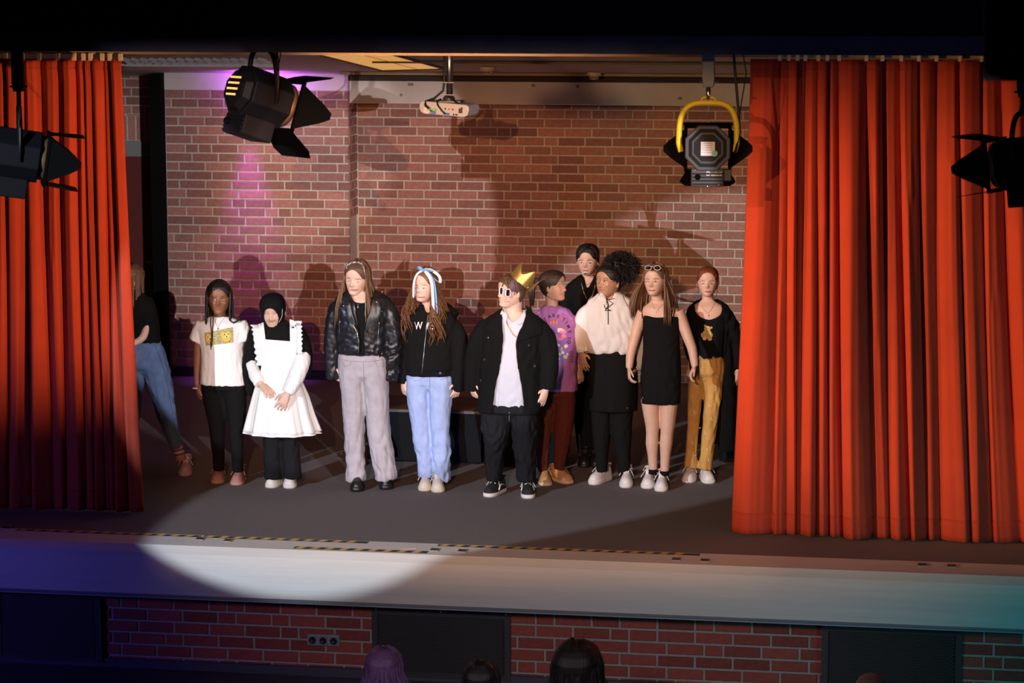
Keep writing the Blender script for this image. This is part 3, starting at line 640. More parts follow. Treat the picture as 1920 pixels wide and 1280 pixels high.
def head_matrix(c, H, yaw, tilt, roll):
    """local x to the image left, y out of the face, z up; yaw, tilt and roll as seen from the hall"""
    a = math.atan2(CAM[0]-c[0], -(CAM[1]-c[1])) + R(yaw); t = R(tilt) + math.atan2(CAM[2]-c[2], 19.)*-1
    f = Vector((math.sin(a)*math.cos(t), -math.cos(a)*math.cos(t), -math.sin(t)))
    up = Vector((0, 0, 1)); up = (up - f*up.dot(f)).normalized(); up = Matrix.Rotation(R(roll), 3, f) @ up
    x = f.cross(up)
    return Matrix(((x.x*H, f.x*H, up.x*H, c[0]), (x.y*H, f.y*H, up.y*H, c[1]), (x.z*H, f.z*H, up.z*H, c[2]), (0, 0, 0, 1)))
def hand_geo(mb, wrist, d, n, t, s=1.0, curl=.5, spread=1.0, thumb=.6, r0=.026):
    """palm, four unequal fingers and a thumb leaving the side of the palm; d fingers, n palm side, t thumb side"""
    d = np.asarray(d, float); d /= np.linalg.norm(d); n = np.asarray(n, float); n -= d*(n@d); n /= np.linalg.norm(n)
    t0 = np.cross(d, n); t = t0 if t0@np.asarray(t, float) >= 0 else -t0; w = np.asarray(wrist, float)
    mb.tube([w-d*.02*s, w+d*.008*s, w+d*.035*s, w+d*.065*s, w+d*.088*s, w+d*.097*s], [(.017*s, r0*s*.95), (.017*s, .026*s), (.0165*s, .034*s), (.0155*s, .0385*s), (.013*s, .0375*s), (.008*s, .032*s)], 14, up=n)
    for k, (o, L) in enumerate(((.030, .070), (.0105, .079), (-.0095, .073), (-.029, .057))):
        a = R(6.5*(1.5-k)*spread); dd = d*math.cos(a)+t*math.sin(a); p = w + d*.085*s + t*o*s; pts = [p-dd*.012*s, p]; ang = .18*curl
        for q, fr in enumerate((.45, .31, .24)):
            ang += curl*(.45+.18*q)*(1+.10*k); v = dd*math.cos(ang)+n*math.sin(ang); p = p + v*L*fr*s; pts.append(p)
        mb.tube(pts, [.0092*s, .0090*s, .0082*s, .0076*s, .0062*s], 8)
    p = w + d*.022*s + t*.026*s + n*.004*s; v1 = d*.55+t*.75+n*.25*thumb; v2 = d*.85+t*.35+n*.45*thumb; v3 = d*.95+t*.05+n*.55*thumb
    pts = [p-v1*.012*s, p]
    for v, L in ((v1, .030), (v2, .034), (v3, .026)): p = p + v/np.linalg.norm(v)*L*s; pts.append(p)
    mb.tube(pts, [.013*s, .0125*s, .0105*s, .0092*s, .0068*s], 8)

def relax_border(v, f, it=14):
    cnt = {}
    for q in f:
        for a, b in zip(q, q[1:]+q[:1]): k = (a, b) if a < b else (b, a); cnt[k] = cnt.get(k, 0)+1
    nb = {}
    for (a, b), c in cnt.items():
        if c == 1: nb.setdefault(a, []).append(b); nb.setdefault(b, []).append(a)
    idx = [a for a, l in nb.items() if len(l) == 2]
    if not idx: return v
    A = np.array(idx); B = np.array([nb[a] for a in idx]); v = v.copy()
    for _ in range(it): v[A] = .5*v[A] + .25*(v[B[:, 0]]+v[B[:, 1]])
    return v
class Person:
    def __init__(s, label, feet, Y=None, group=None):
        f = atz(*feet); s.Y = f[1] if Y is None else Y; s.base = np.array([at(feet[0], feet[1], s.Y)[0], s.Y, 0.0]); s.k = ppm(s.Y, feet[0], 720); s.cx = feet[0]
        s.root = empty('person', tuple(s.base)); tag(s.root, label, 'person', group); s.bvhs = {}; s.body = MB(); s.hm = None
    def p(s, px, py, dy=0.0): return at(px, py, s.Y+dy)
    def loc(s, v): return v - s.base
    def put(s, v, f, name, mat, parent=None, smooth=True, key=None, mods=None):
        me = bpy.data.meshes.new(name); me.from_pydata((np.asarray(v)-s.base).tolist(), [], f); me.update()
        o = link(name, me, mat, parent or s.root, smooth)
        if key: s.bvhs[key] = BVHTree.FromPolygons([tuple(x) for x in v], f)
        return o
    def putmb(s, mb, name, mat, parent=None, smooth=True): return s.put(np.array(mb.v), mb.f, name, mat, parent, smooth)
    # ---- skin
    def torso(s, mb, rows, shrink=1.0, nseg=30, e=2.35, yaw=0.0):
        rs = []
        for r in rows:
            xc, py, hw = r[:3]; dr = r[3] if len(r) > 3 else .62; dy = r[4] if len(r) > 4 else 0.0
            c = s.p(xc, py, dy); a = hw/s.k*shrink; b = a*dr
            rs.append([c + np.array([a*math.copysign(abs(math.cos(q))**(2/e), math.cos(q)), b*math.copysign(abs(math.sin(q))**(2/e), math.sin(q)), 0]) for q in (2*math.pi*j/nseg for j in range(nseg))])
        rs = rs if rs[0][0][2] < rs[-1][0][2] else rs[::-1]
        mb.rings(rs)
    def limb(s, mb, nodes, grow=0.0, rmax=None, n=16, dr=1.0):
        pts = [s.p(q[0], q[1], q[3] if len(q) > 3 else 0.0) for q in nodes]; rad = []
        for i, q in enumerate(nodes):
            r = q[2]/s.k + grow
            if rmax is not None: r = min(r, rmax[min(i, len(rmax)-1)])
            rad.append((r*dr, r))
        # dense resampling keeps the bend round
        P_, R_ = [], []
        for i in range(len(pts)-1):
            for k in range(5):
                u = k/5; P_.append(cr(pts, i, u)); R_.append(tuple(np.array(rad[i])*(1-u)+np.array(rad[i+1])*u))
        P_.append(pts[-1]); R_.append(rad[-1]); mb.tube(P_, R_, n, up=(0, -1, 0))
    def head(s, c, hpx, yaw, tilt=0, roll=0, dy=0.0, wide=1.0):
        s.hm = head_matrix(s.p(c[0], c[1], dy), hpx/s.k, yaw, tilt, roll); s.H = hpx/s.k
        s.body.rings([[s.hm @ Vector(p) for p in r] for r in head_rings(wide=wide)])
        for sx in (-1, 1):
            s.body.sphere((0, 0, 0), 1.0, 10, 8, s.hm @ Matrix.Translation((sx*.345*wide, -.02, -.07)) @ Matrix.Rotation(R(-sx*20), 4, 'Z') @ Matrix.Diagonal((.03, .07, .115, 1)))
    def neck(s, base, dy=.02, r=12, r2=None):
        a = s.p(base[0], base[1], dy); b = np.array(s.hm @ Vector((0, -.10, -.30))); k = s.k
        s.body.tube([a-np.array([0, 0, .05]), a, a*.5+b*.5, b], [(r2 or r*1.45)/k, r*1.12/k, r/k, r/k], 18)
    def finish_body(s, mat, voxel=.0048, decim=.30):
        v, f = remesh(s.body, voxel, 3, decim); s.skin = s.put(v, f, 'body', mat, key='body'); return s.skin
    # ---- clothes
    def garment(s, name, mat, torso=None, limbs=(), cuts=(), amp=.004, freq=22, voxel=.009, thick=.006, smooth=5, key=None, st=(1, 1, .55), parent=None, extra=None, dr=1.0, cutback=False, fn=None):
        mb = MB()
        if torso: s.torso(mb, torso)
        for l in limbs: s.limb(mb, l, dr=dr)
        if extra: extra(mb)
        v, f = remesh(mb, voxel, smooth)
        n = vnormals(v, f)
        if amp: v = v + n*wrinkle(v+s.base*3.1, amp, freq, st)[:, None]
        if fn is not None: v = fn(v, n)
        if cuts:
            cen = np.array([v[list(q)].mean(0) for q in f]); x, y = projpx(cen); kill = np.zeros(len(f), bool)
            nf = np.array([n[q[0]] for q in f]); front = (nf@_fw) < .12
            for c in cuts: kill |= (inpoly(x, y, c[1]) if c[0] == 'all' else inpoly(x, y, c) & (front | cutback))
            f = [q for q, k_ in zip(f, kill) if not k_]
            used = sorted({i for q in f for i in q}); mp = {i: j for j, i in enumerate(used)}; v = v[used]; f = [tuple(mp[i] for i in q) for q in f]
            v = relax_border(v, f)
        o = s.put(v, f, name, mat, parent, key=key or name)
        if cuts and thick:
            sd = o.modifiers.new('thick', 'SOLIDIFY'); sd.thickness = thick; sd.offset = -1
        return o
    def hit(s, px, py, keys, off=.0015):
        d = Vector(ray(px, py)).normalized(); best = None
        for k in keys:
            if k not in s.bvhs: continue
            h = s.bvhs[k].ray_cast(Vector(CAM), d)
            if h[0] is not None and (best is None or h[3] < best[3]): best = h
        if best is None:
            q = s.p(px, py); return np.array(q), np.array([0, -1.0, 0])
        nn = np.array(best[1]); nn = nn if nn@np.array(d) < 0 else -nn
        return np.array(best[0]) - np.array(d)*off, nn
    def line(s, pts, keys, r, name, mat, parent=None, sub=4, off=.002, n=6, flat=1.0, rad=None):
        q = [];
        for i in range(len(pts)-1):
            for k in range(sub): u = k/sub; q.append((pts[i][0]*(1-u)+pts[i+1][0]*u, pts[i][1]*(1-u)+pts[i+1][1]*u))
        q.append(pts[-1]); P_ = [s.hit(a, b, keys, off)[0] for a, b in q]
        mb = MB(); mb.tube(P_, r, n, flat); return s.putmb(mb, name, mat, parent)
    def patch(s, poly, keys, name, mat, parent=None, off=.003, n=10, m=10):
        """flat print: a bilinear px quad laid on the cloth"""
        rows = []
        for j in range(m+1):
            v_ = j/m; row = []
            for i in range(n+1):
                u = i/n; a = [(1-u)*poly[0][k]+u*poly[1][k] for k in (0, 1)]; b = [(1-u)*poly[3][k]+u*poly[2][k] for k in (0, 1)]
                row.append(s.hit((1-v_)*a[0]+v_*b[0], (1-v_)*a[1]+v_*b[1], keys, off)[0])
            rows.append(row)
        mb = MB(); mb.rings(rows, cap=False, closed=False); o = s.putmb(mb, name, mat, parent)
        uv = o.data.uv_layers.new(name='uv')
        for poly_ in o.data.polygons:
            for li_ in poly_.loop_indices:
                vi = o.data.loops[li_].vertex_index; uv.data[li_].uv = ((vi % (n+1))/n, 1-(vi//(n+1))/m)
        return o
    def blob(s, px, py, keys, rx, ry, name, mat, parent=None, off=.001, th=.0015, n=14, rot=0.0):
        c, nn = s.hit(px, py, keys, off); nn = Vector(nn); up = Vector((0, 0, 1)); x = up.cross(nn).normalized(); y = nn.cross(x)
        mx = Matrix(((x.x, y.x, nn.x, 0), (x.y, y.y, nn.y, 0), (x.z, y.z, nn.z, 0), (0, 0, 0, 1))) @ Matrix.Rotation(rot, 4, 'Z')
        mb = MB(); mb.sphere((0, 0, 0), 1.0, n, 7, mx @ Matrix.Diagonal((rx, ry, th, 1))); mb.v = [tuple(np.array(v_)+c) for v_ in mb.v]
        return s.putmb(mb, name, mat, parent)
    def glyph(s, txt, px, py, hpx, keys, name, mat, parent=None, rot=0.0, off=.003, wx=1.0):
        cu = bpy.data.curves.new('t', 'FONT'); cu.body = txt; cu.align_x = 'CENTER'; cu.align_y = 'CENTER'; cu.size = 1.0; cu.offset = .012
        o = bpy.data.objects.new('t', cu); C.objects.link(o); dg = bpy.context.evaluated_depsgraph_get(); me = bpy.data.meshes.new_from_object(o.evaluated_get(dg)); bpy.data.objects.remove(o)
        bm = bmesh.new(); bm.from_mesh(me); bmesh.ops.subdivide_edges(bm, edges=bm.edges[:], cuts=1, use_grid_fill=True); bm.to_mesh(me); bm.free()
        v = []
        for q in me.vertices:
            x, y = q.co.x*hpx*1.38*wx, q.co.y*hpx*1.38; a, b = x*math.cos(rot)-y*math.sin(rot), x*math.sin(rot)+y*math.cos(rot)
            v.append(s.hit(px+a, py-b, keys, off)[0])
        return s.put(np.array(v), [tuple(p_.vertices) for p_ in me.polygons], name, mat, parent, False)
    # ---- face
    def face(s, eyes, mouth, lipm, browm, iris, brows=None, look=(0, 0), closed=False, smile=0.0, ew=.0118, eh=.0043, brow_r=.0022):
        K = ['body']
        for i, (x, y) in enumerate(eyes):
            c, nn = s.hit(x, y, K)
            if not closed:
                e = s.blob(x, y, K, ew, eh, 'eye', eyew, off=.0005, th=.003)
                s.blob(x+look[0], y+look[1], K, .0048, .0043, 'iris', iris, e, off=.0026, th=.0016)
            s.line([(x-3.4, y+.3), (x-1.6, y-1.25), (x+.6, y-1.45), (x+3.4, y+.1)], K, .0016, 'eyelid', lash, sub=3, off=.0022)
            bx, by = brows[i] if brows else (x, y-6.5)
            s.line([(bx-4.6, by+(1.4 if i == 0 else .2)), (bx-1, by-.6), (bx+1.5, by-.6), (bx+4.6, by+(.2 if i == 0 else 1.4))], K, brow_r, 'eyebrow', browm, sub=3, off=.0012, flat=.6)
        x, y, wd = mouth
        L = s.line([(x-wd, y-smile), (x-wd*.45, y-.8+smile*.2), (x, y-.35+smile*.35), (x+wd*.45, y-.8+smile*.2), (x+wd, y-smile)], K, .0028, 'lips', lipm, sub=3, off=.0010)
        s.line([(x-wd*.75, y+.5-smile*.6), (x, y+1.5+smile*.4), (x+wd*.75, y+.5-smile*.6)], K, .0034, 'lower_lip', lipm, L, sub=4, off=.0012)
        s.line([(x-wd*.95, y-smile*.9), (x, y+.35+smile*.35), (x+wd*.95, y-smile*.9)], K, .0009, 'mouth_line', lash, L, sub=4, off=.0042)
        return L
    # ---- hair
    def W(s, p): return np.array(s.hm @ Vector(p))
    def cap(s, mat, grow=1.07, line=None, name='hair', keep=None, lift=.0, wide=1.0, hairline=(.315, .435)):
        n = 120; rs = head_rings(n, 90, False, grow, wide); v = np.array([p for r in rs for p in r]); f = []
        ly = line or ([-.6, -.45, -.35, -.12, -.02, .05, .06], [-.24, -.22, -.18, .02, .08, .12, .9])
        hx, hz_ = hairline
        for i in range(len(rs)-1):
            for j in range(n):
                q = (i*n+j, i*n+(j+1) % n, (i+1)*n+(j+1) % n, (i+1)*n+j); c = v[list(q)].mean(0)
                if (keep(c) if keep else (c[1] < np.interp(c[2], *ly) and not (c[1] > .0 and (c[0]/hx)**2+((c[2]+.10)/hz_)**2 < 1))): f.append(q)
        f.append(tuple((len(rs)-1)*n+j for j in range(n)))
        ph = np.arctan2(v[:, 0], v[:, 1]+.05); v = v*(1+.006*np.sin(ph*47+7*v[:, 2])[:, None]); v[:, 2] += lift
        used = sorted({i for q in f for i in q}); mp = {i: j for j, i in enumerate(used)}
        f = [tuple(mp[i] for i in q) for q in f]; vv = relax_border(np.array([s.W(v[i]) for i in used]), f, 6); o = s.put(vv, f, name, mat, key='cap')
        sd = o.modifiers.new('thick', 'SOLIDIFY'); sd.thickness = .008; sd.offset = -1
        return o
    def strands(s, mat, zend, parent=None, n=110, rad=.0085, curl=0.0, freq=9.0, phis=(68, 292), drift=.05, out=0.0, seed=1, grow=1.10, name='hair_strands', jit=.05, start=78, flat=.5, thin=.35, sidein=0.0, wide=1.0, push=None, fan=0.0):
        rr = random.Random(seed); mb = MB()
        for i in range(n):
            ph = R(rr.uniform(*phis)); g = grow*rr.uniform(.96, 1.05); pts = []; rad_ = []
            el0 = start
            for e in (el0, 55, 32, 10, -8):
                er = R(e); pts.append(s.W((.355*wide*g*math.cos(er)*math.sin(ph), (.0 + .42*g*math.cos(er)*math.cos(ph)), .06+.45*g*math.sin(er))))
            p = pts[-1]; fr = max(0, math.cos(ph)+.35); ze = zend + rr.uniform(-jit, jit*.6); L = p[2]-ze; K = 12 if curl else 7; a0 = rr.uniform(0, 6.28); fq = freq*rr.uniform(.8, 1.2)
            sgn = 1 if (p-s.W((0, 0, 0)))[0] > 0 else -1
            fw_ = np.array([0, -1.0, 0]); fv = fan*np.array([rr.uniform(-1, 1), rr.uniform(-.6, .6), 0])
            for k in range(1, K+1):
                u = k/K; q = p + np.array([sgn*(out*u*(1.4-.8*u)-sidein*u), 0, -L*u]) + fw_*(drift*fr*min(1, u*2.2)) + fv*min(1, u*1.6)
                if push is not None: q = push(q, u, sgn, fr)
                if curl: q = q + curl*min(1, u*2.5)*np.array([math.cos(a0+fq*L*u*6), math.sin(a0+fq*L*u*6), 0])
                pts.append(q)
            m_ = len(pts); r0 = rad*rr.uniform(.75, 1.2)
            mb.tube(pts, [(r0*flat*(1-thin*j/m_) if j < m_-1 else r0*.15, r0*(1-thin*j/m_) if j < m_-1 else r0*.2) for j in range(m_)], 6)
        return s.putmb(mb, name, mat, parent)
    # ---- shoes
    def shoe(s, toe, yaw, mats, L=.262, W=.106, sole=.03, h=.100, laces=True, label=None, toe_cap=None, stripe=None, z0=0.0, high=1.0):
        upm, som, lam = mats; t = atz(*toe); a = math.atan2(CAM[0]-t[0], -(CAM[1]-t[1])) + R(yaw)
        f = Vector((math.sin(a), -math.cos(a), 0)); x = Vector((f.y*-1, f.x, 0)); x = f.cross(Vector((0, 0, 1)))
        o = Vector((t[0], t[1], z0)) - f*L*.985
        Mx = Matrix(((x.x, f.x, 0, o.x), (x.y, f.y, 0, o.y), (0, 0, 1, o.z), (0, 0, 0, 1)))
        T = [0, .05, .15, .3, .45, .6, .75, .88, .96, 1.0]; Wd = [.40, .60, .72, .74, .80, .93, 1.0, .90, .66, .30]
        def ring(tt, k, grow, z_): return None
        n = 18; lo, hi = [], []
        tt = .5-.5*np.cos(np.linspace(0, math.pi, 26)); outl = [(float(np.interp(q, T, Wd))*W/2, q*L) for q in tt]
        loop = np.array([(w_, y) for w_, y in outl] + [(-w_, y) for w_, y in outl[::-1]])
        for _ in range(3): loop = .5*loop+.25*(np.roll(loop, 1, 0)+np.roll(loop, -1, 0))
        loop = [tuple(q) for q in loop]
        mb = MB(); mb.rings([[Mx @ Vector((a_*.97, L/2+(b_-L/2)*.985, 0)) for a_, b_ in loop], [Mx @ Vector((a_*1.03, L/2+(b_-L/2)*1.01, sole*.3)) for a_, b_ in loop], [Mx @ Vector((a_*1.02, L/2+(b_-L/2)*1.005, sole)) for a_, b_ in loop], [Mx @ Vector((a_*.9, L/2+(b_-L/2)*.97, sole+.002)) for a_, b_ in loop]])
        root = s.putmb(mb, 'shoe', som)
        if label: root['label'] = label
        Ht = [.080, .098, .104*high, .102*high, .094*high, .078, .062, .054, .042, .016]; rs = []
        for i in range(10):
            hh = Ht[i]*h/.092; wv = Wd[i]*W/2*.97; y = T[i]*L*.985+.002; q = []
            for k in range(n):
                th = math.pi*2*k/n; c, s_ = math.cos(th), math.sin(th)
                top = 1.0 if s_ > 0 else 0.0
                pw = .72 if s_ > 0 else .9
                wx = wv*math.copysign(abs(c)**pw, c)*(1-.42*max(0, s_)**2*(1 if i < 6 else .5)); q.append(Mx @ Vector((wx, y, sole*.6 + (hh if s_ > 0 else .004)*max(s_, -.5)**1 if s_ > 0 else sole*.6)))
            rs.append(q)
        mb = MB(); mb.rings(rs); up_ = s.putmb(mb, 'upper', upm, root)
        md = up_.modifiers.new('sub', 'SUBSURF'); md.levels = 1; md.render_levels = 1
        mb = MB(); mb.tube([Mx @ Vector((0, L*.30, sole+h*1.05)), Mx @ Vector((0, L*.42, sole+h*.93)), Mx @ Vector((0, L*.60, sole+h*.66))], [(.005, W*.22), (.006, W*.24), (.004, W*.18)], 10, up=(0, 0, 1)); s.putmb(mb, 'tongue', upm, root)
        mb = MB(); mb.tube([Mx @ Vector((W*.30*math.cos(q), L*.20+L*.16*math.sin(q), sole+h*.98+.012*math.sin(q))) for q in (2*math.pi*k/16 for k in range(17))], .007, 8); s.putmb(mb, 'collar', upm, root)
        if laces:
            mb = MB()
            for k in range(4):
                y = L*(.42+.065*k); zt = sole+h*(.97-.105*k); wv = W*.21
                mb.tube([Mx @ Vector((-wv, y+.008, zt-.006)), Mx @ Vector((0, y, zt+.006)), Mx @ Vector((wv, y+.008, zt-.006))], .0032, 6)
            for sg in (-1, 1):
                mb.tube([Mx @ Vector((0, L*.40, sole+h*1.03)), Mx @ Vector((sg*W*.25, L*.42, sole+h*1.1)), Mx @ Vector((sg*W*.42, L*.50, sole+h*.85)), Mx @ Vector((sg*W*.25, L*.52, sole+h*.88)), Mx @ Vector((0, L*.41, sole+h*1.03))], .0026, 6)
                mb.tube([Mx @ Vector((0, L*.40, sole+h*1.03)), Mx @ Vector((sg*W*.35, L*.56, sole+h*.72)), Mx @ Vector((sg*W*.52, L*.64, sole+h*.40))], .0026, 6)
            s.putmb(mb, 'laces', lam, root)
        if toe_cap:
            mb = MB(); mb.sphere((0, 0, 0), 1.0, 16, 10, Mx @ Matrix.Translation((0, L*.80, sole*.8)) @ Matrix.Diagonal((W*.46, L*.19, h*.50, 1))); s.putmb(mb, 'toe_cap', toe_cap, root)
        if stripe:
            for sg in (-1, 1):
                mb = MB(); mb.tube([Mx @ Vector((sg*W*.43, L*.62, sole+.012)), Mx @ Vector((sg*W*.37, L*.5, sole+.035)), Mx @ Vector((sg*W*.33, L*.40, sole+.045)), Mx @ Vector((sg*W*.35, L*.2, sole+.03))], .0055, 6); s.putmb(mb, 'side_stripe', stripe, root)
        return root
def hips(rows):
    r = rows[-1]; x, y, h = r[:3]; d = r[3] if len(r) > 3 else .62
    return list(rows) + [(x, y+8, h*.84, d*.88), (x, y+14, h*.58, d*.85), (x, y+18, h*.3, d*.8)]
def cr(P, i, u):
    a, b = P[max(i-1, 0)], P[i]; c, d = P[min(i+1, len(P)-1)], P[min(i+2, len(P)-1)]
    return .5*((2*b)+(c-a)*u+(2*a-5*b+4*c-d)*u*u+(3*b-a-3*c+d)*u**3)
eyew = M('eye_white', (.72, .68, .66), .3); lash = M('lash_dark', (.03, .018, .015), .6)
irisb = M('iris_brown', (.03, .014, .008), .25); irisg = M('iris_grey', (.08, .10, .12), .25)
def skin(name, col): return M(name, col, .52, var=.04, vs=30, bump=.05, bs=300)
sk_dark = skin('skin_dark', (.23, .095, .045)); sk_fair = skin('skin_fair', (.66, .43, .345)); sk_tan = skin('skin_tan', (.52, .30, .20)); sk_light = skin('skin_light', (.62, .39, .29)); sk_pale = skin('skin_pale', (.66, .41, .32)); sk_brown = skin('skin_brown', (.47, .25, .15))
lip_d = M('lips_brown', (.30, .10, .075), .4); lip_p = M('lips_pink', (.55, .20, .18), .4); lip_r = M('lips_rose', (.50, .15, .13), .4)
def hairm(name, c, v=.35): return M(name, c, .42, var=v, vs=26, bump=.5, bs=160, stretch=(6, 6, .6))
h_black = hairm('hair_black', (.010, .008, .008)); h_brown = hairm('hair_brown', (.10, .052, .026)); h_curl = hairm('hair_chestnut', (.15, .065, .025), .5); h_dark = hairm('hair_darkbrown', (.028, .016, .011)); h_red = hairm('hair_red', (.17, .045, .016)); h_light = hairm('hair_lightbrown', (.19, .10, .05), .45); h_mid = hairm('hair_king', (.10, .055, .03))
def cloth(name, c, rough=.85, bump=.35, bs=420, **k): k.setdefault('spec', .12); return M(name, c, rough, bump=bump, bs=bs, **k)
c_black = cloth('cloth_black', (.0065, .0065, .007), .85); c_black2 = cloth('cloth_charcoal', (.012, .0125, .015), .9); c_white = cloth('cloth_white', (.80, .79, .78)); c_apron = cloth('apron_white', (.82, .82, .82))
leather = M('leather_black', (.010, .010, .012), .38, bump=.22, bs=26, spec=.5); metal = M('zip_metal', (.62, .60, .58), .3, 1.0); gold = M('crown_gold', (.46, .29, .08), .30, .7)
# ================================================================== people: the cast
def body(P, trows, arms, legs, hands, skinm, bare_arm=False, bare_leg=False, tshrink=.88, armgrow=-.008, voxel=.0048):
    b = trows[0]; d0 = b[3] if len(b) > 3 else .62; up_ = [r for r in trows if r[1] < b[1]-16]
    P.torso(P.body, hips(up_[::-1] + [(b[0], b[1]-15, b[2]*.93, d0*.82)])[::-1], tshrink)
    for l in legs: P.limb(P.body, l, 0 if bare_leg else -.014, None if bare_leg else [.088, .082, .064, .056, .05, .044, .036])
    for a in arms: P.limb(P.body, a, 0 if bare_arm else armgrow, None if bare_arm else [.052, .046, .042, .036, .030, .027])
    for h in hands:
        w = P.p(*h['w']); t = P.p(*h['tip'])
        hand_geo(P.body, w, t-w, h['n'], h.get('t', (0, -1, 0)), h.get('s', .93), h.get('curl', .45), h.get('spread', 1.0), h.get('thumb', .6))
    P.finish_body(skinm, voxel)
def hang(w, tip, side, **k): return dict(w=w, tip=tip, n=(-side*.75, .65, 0), t=(-side*.5, -.8, 0), **k)   # side +1 = image right arm
GRP = 'people standing on the stage'
# ---------------------------------------------------------------- long braids, dog print T-shirt
P = Person('person with long black braids in a white T-shirt with a yellow dog print', (427, 905), group=GRP)
tr = [(420, 735, 41), (420, 700, 38), (418, 660, 35), (415, 635, 38), (414, 615, 42), (414, 605, 38, .5), (414, 597, 24, .5), (413, 592, 15, .6)]
aL = [(382, 609, 12), (374, 640, 11), (371, 670, 9.5), (369, 700, 7.5), (369, 722, 6.6)]; aR = [(447, 608, 12), (457, 640, 10.5, .05), (460, 670, 9.2, .09), (459, 700, 7.5, .11), (457, 722, 6.4, .11)]
lL = [(401, 726, 22), (402, 745, 21), (405, 775, 17.5), (407, 800, 14.5), (408, 830, 12.2), (410, 855, 10.5), (410, 882, 9.5)]; lR = [(440, 726, 22.5), (441, 745, 20.5), (443, 775, 17), (443, 800, 14.5), (443.5, 830, 12.2), (445, 855, 10.5), (446, 884, 9.5)]
P.head((411, 559), 58, -5, 6); P.neck((412, 603), r=11)
body(P, tr, [aL, aR], [lL, lR], [hang((369, 720, 0), (378, 758, -.02), -1), hang((457, 720, .11), (455, 752, .09), 1)], sk_dark)
P.garment('t_shirt', c_white, [(420, 720, 43.5, .66), (419.5, 700, 42.5, .66), (418, 660, 40, .66), (415.5, 635, 41, .64), (414, 615, 44, .6), (414, 604, 40, .5), (414, 597, 26, .5), (413, 593, 17, .65)],
          [[(384, 607, 15.5), (376, 622, 15.5), (369.5, 640, 14.5)], [(446, 606, 15.5), (454, 622, 15.5), (459.5, 640, 14)]], amp=.0035)
P.garment('leggings', c_black, hips([(420, 712, 40, .62), (420, 726, 42.5, .64)]), [[(a, b, c+.6) for a, b, c in lL], [(a, b, c+.6) for a, b, c in lR]], amp=.0018, freq=30)
P.face([(402.7, 561.3), (418.4, 561.5)], (410.4, 576.5, 6.6), lip_d, lash, irisb, [(402, 555.6), (419.5, 555.6)], look=(-.3, 0))
hp_ = P.cap(h_black, 1.08)
P.strands(h_black, P.p(P.cx, 640)[2], n=100, rad=.008, phis=(78, 282), drift=-.02, seed=3, out=.012, grow=1.11, name='braids', flat=.9, thin=.2, jit=.04)
P.strands(h_black, P.p(P.cx, 600)[2], n=26, rad=.0065, phis=(66, 88), drift=.03, seed=4, grow=1.08, name='braids', flat=.9, thin=.2, sidein=-.005)
P.strands(h_black, P.p(P.cx, 600)[2], n=26, rad=.0065, phis=(272, 294), drift=.03, seed=5, grow=1.08, name='braids', flat=.9, thin=.2)
for pts in ([(396, 590), (395, 605), (397, 625), (395, 645), (396, 655)], [(400, 592), (399, 615), (398, 635), (397, 650)], [(431, 590), (432, 600), (437, 604), (444, 602), (451, 594)], [(430, 588), (431, 601), (438, 606), (447, 601)]):
    P.line(pts, ['t_shirt', 'body'], .0035, 'braid', h_black, hp_, sub=5, off=.006)
def dogprint():
    m = bpy.data.materials.new('dog_print'); m.use_nodes = True; nt = m.node_tree; b = nt.nodes['Principled BSDF']; b.inputs['Roughness'].default_value = .8
    uv = nt.nodes.new('ShaderNodeUVMap'); n = nt.nodes.new('ShaderNodeTexNoise'); n.inputs['Scale'].default_value = 9; nt.links.new(uv.outputs[0], n.inputs['Vector'])
    r = nt.nodes.new('ShaderNodeValToRGB'); e = r.color_ramp.elements; e[0].position = .35; e[0].color = (.26, .25, .09, 1); e[1].position = .6; e[1].color = (.50, .42, .20, 1)
    nt.links.new(n.outputs['Fac'], r.inputs[0]); nt.links.new(r.outputs[0], b.inputs['Base Color']); return m
pr = P.patch([(383, 624), (437, 613), (438, 642), (386, 648)], ['t_shirt'], 'photo_print', dogprint(), off=.003)
fur = M('print_fur', (.80, .47, .09), .8, var=.2, vs=120); fur2 = M('print_fur_pale', (.85, .62, .22), .8); ink = M('print_ink', (.08, .05, .03), .8)
for x, y, rx, ry in ((393, 634, .034, .045), (424, 629, .040, .050)):
    P.blob(x, y, ['t_shirt'], rx, ry, 'dog_print', fur, pr, off=.0035, th=.0012)
    P.blob(x+1, y+1.5, ['t_shirt'], rx*.55, ry*.5, 'dog_muzzle', fur2, pr, off=.0048, th=.0012)
    for dx, dy_, r_ in ((-3, -2, .005), (4, -3, .005), (1, 1.5, .006)): P.blob(x+dx, y+dy_, ['t_shirt'], r_, r_, 'dog_feature', ink, pr, off=.0062, th=.001, n=8)
    P.line([(x-2.5, y+4), (x+1, y+6), (x+5, y+3.5)], ['t_shirt'], .0016, 'dog_smile', ink, pr, off=.006)
P.line([(402, 596), (405, 606), (409, 614), (413, 606), (420, 596)], ['t_shirt', 'body'], .001, 'necklace', M('chain_dark', (.25, .16, .1), .4, .6)); P.blob(409, 616, ['t_shirt'], .006, .007, 'pendant', M('pendant_red', (.2, .03, .04), .4))
P.putmb(MB().tube([P.p(369, 727)+np.array([.029*math.cos(q), .026*math.sin(q), .003*math.cos(q)]) for q in (2*math.pi*k/18 for k in range(19))], .0045, 8), 'bracelet', M('beads_lilac', (.6, .5, .62), .4, var=.4, vs=150))
pk = M('shoe_rose', (.40, .19, .17), .7, var=.1, vs=40, bump=.3, bs=200); pks = M('sole_rose', (.48, .24, .18), .7)
P.shoe((406, 907), -8, (pk, pks, pk), L=.25, sole=.022); P.shoe((442, 910), -12, (pk, pks, pk), L=.25, sole=.022)
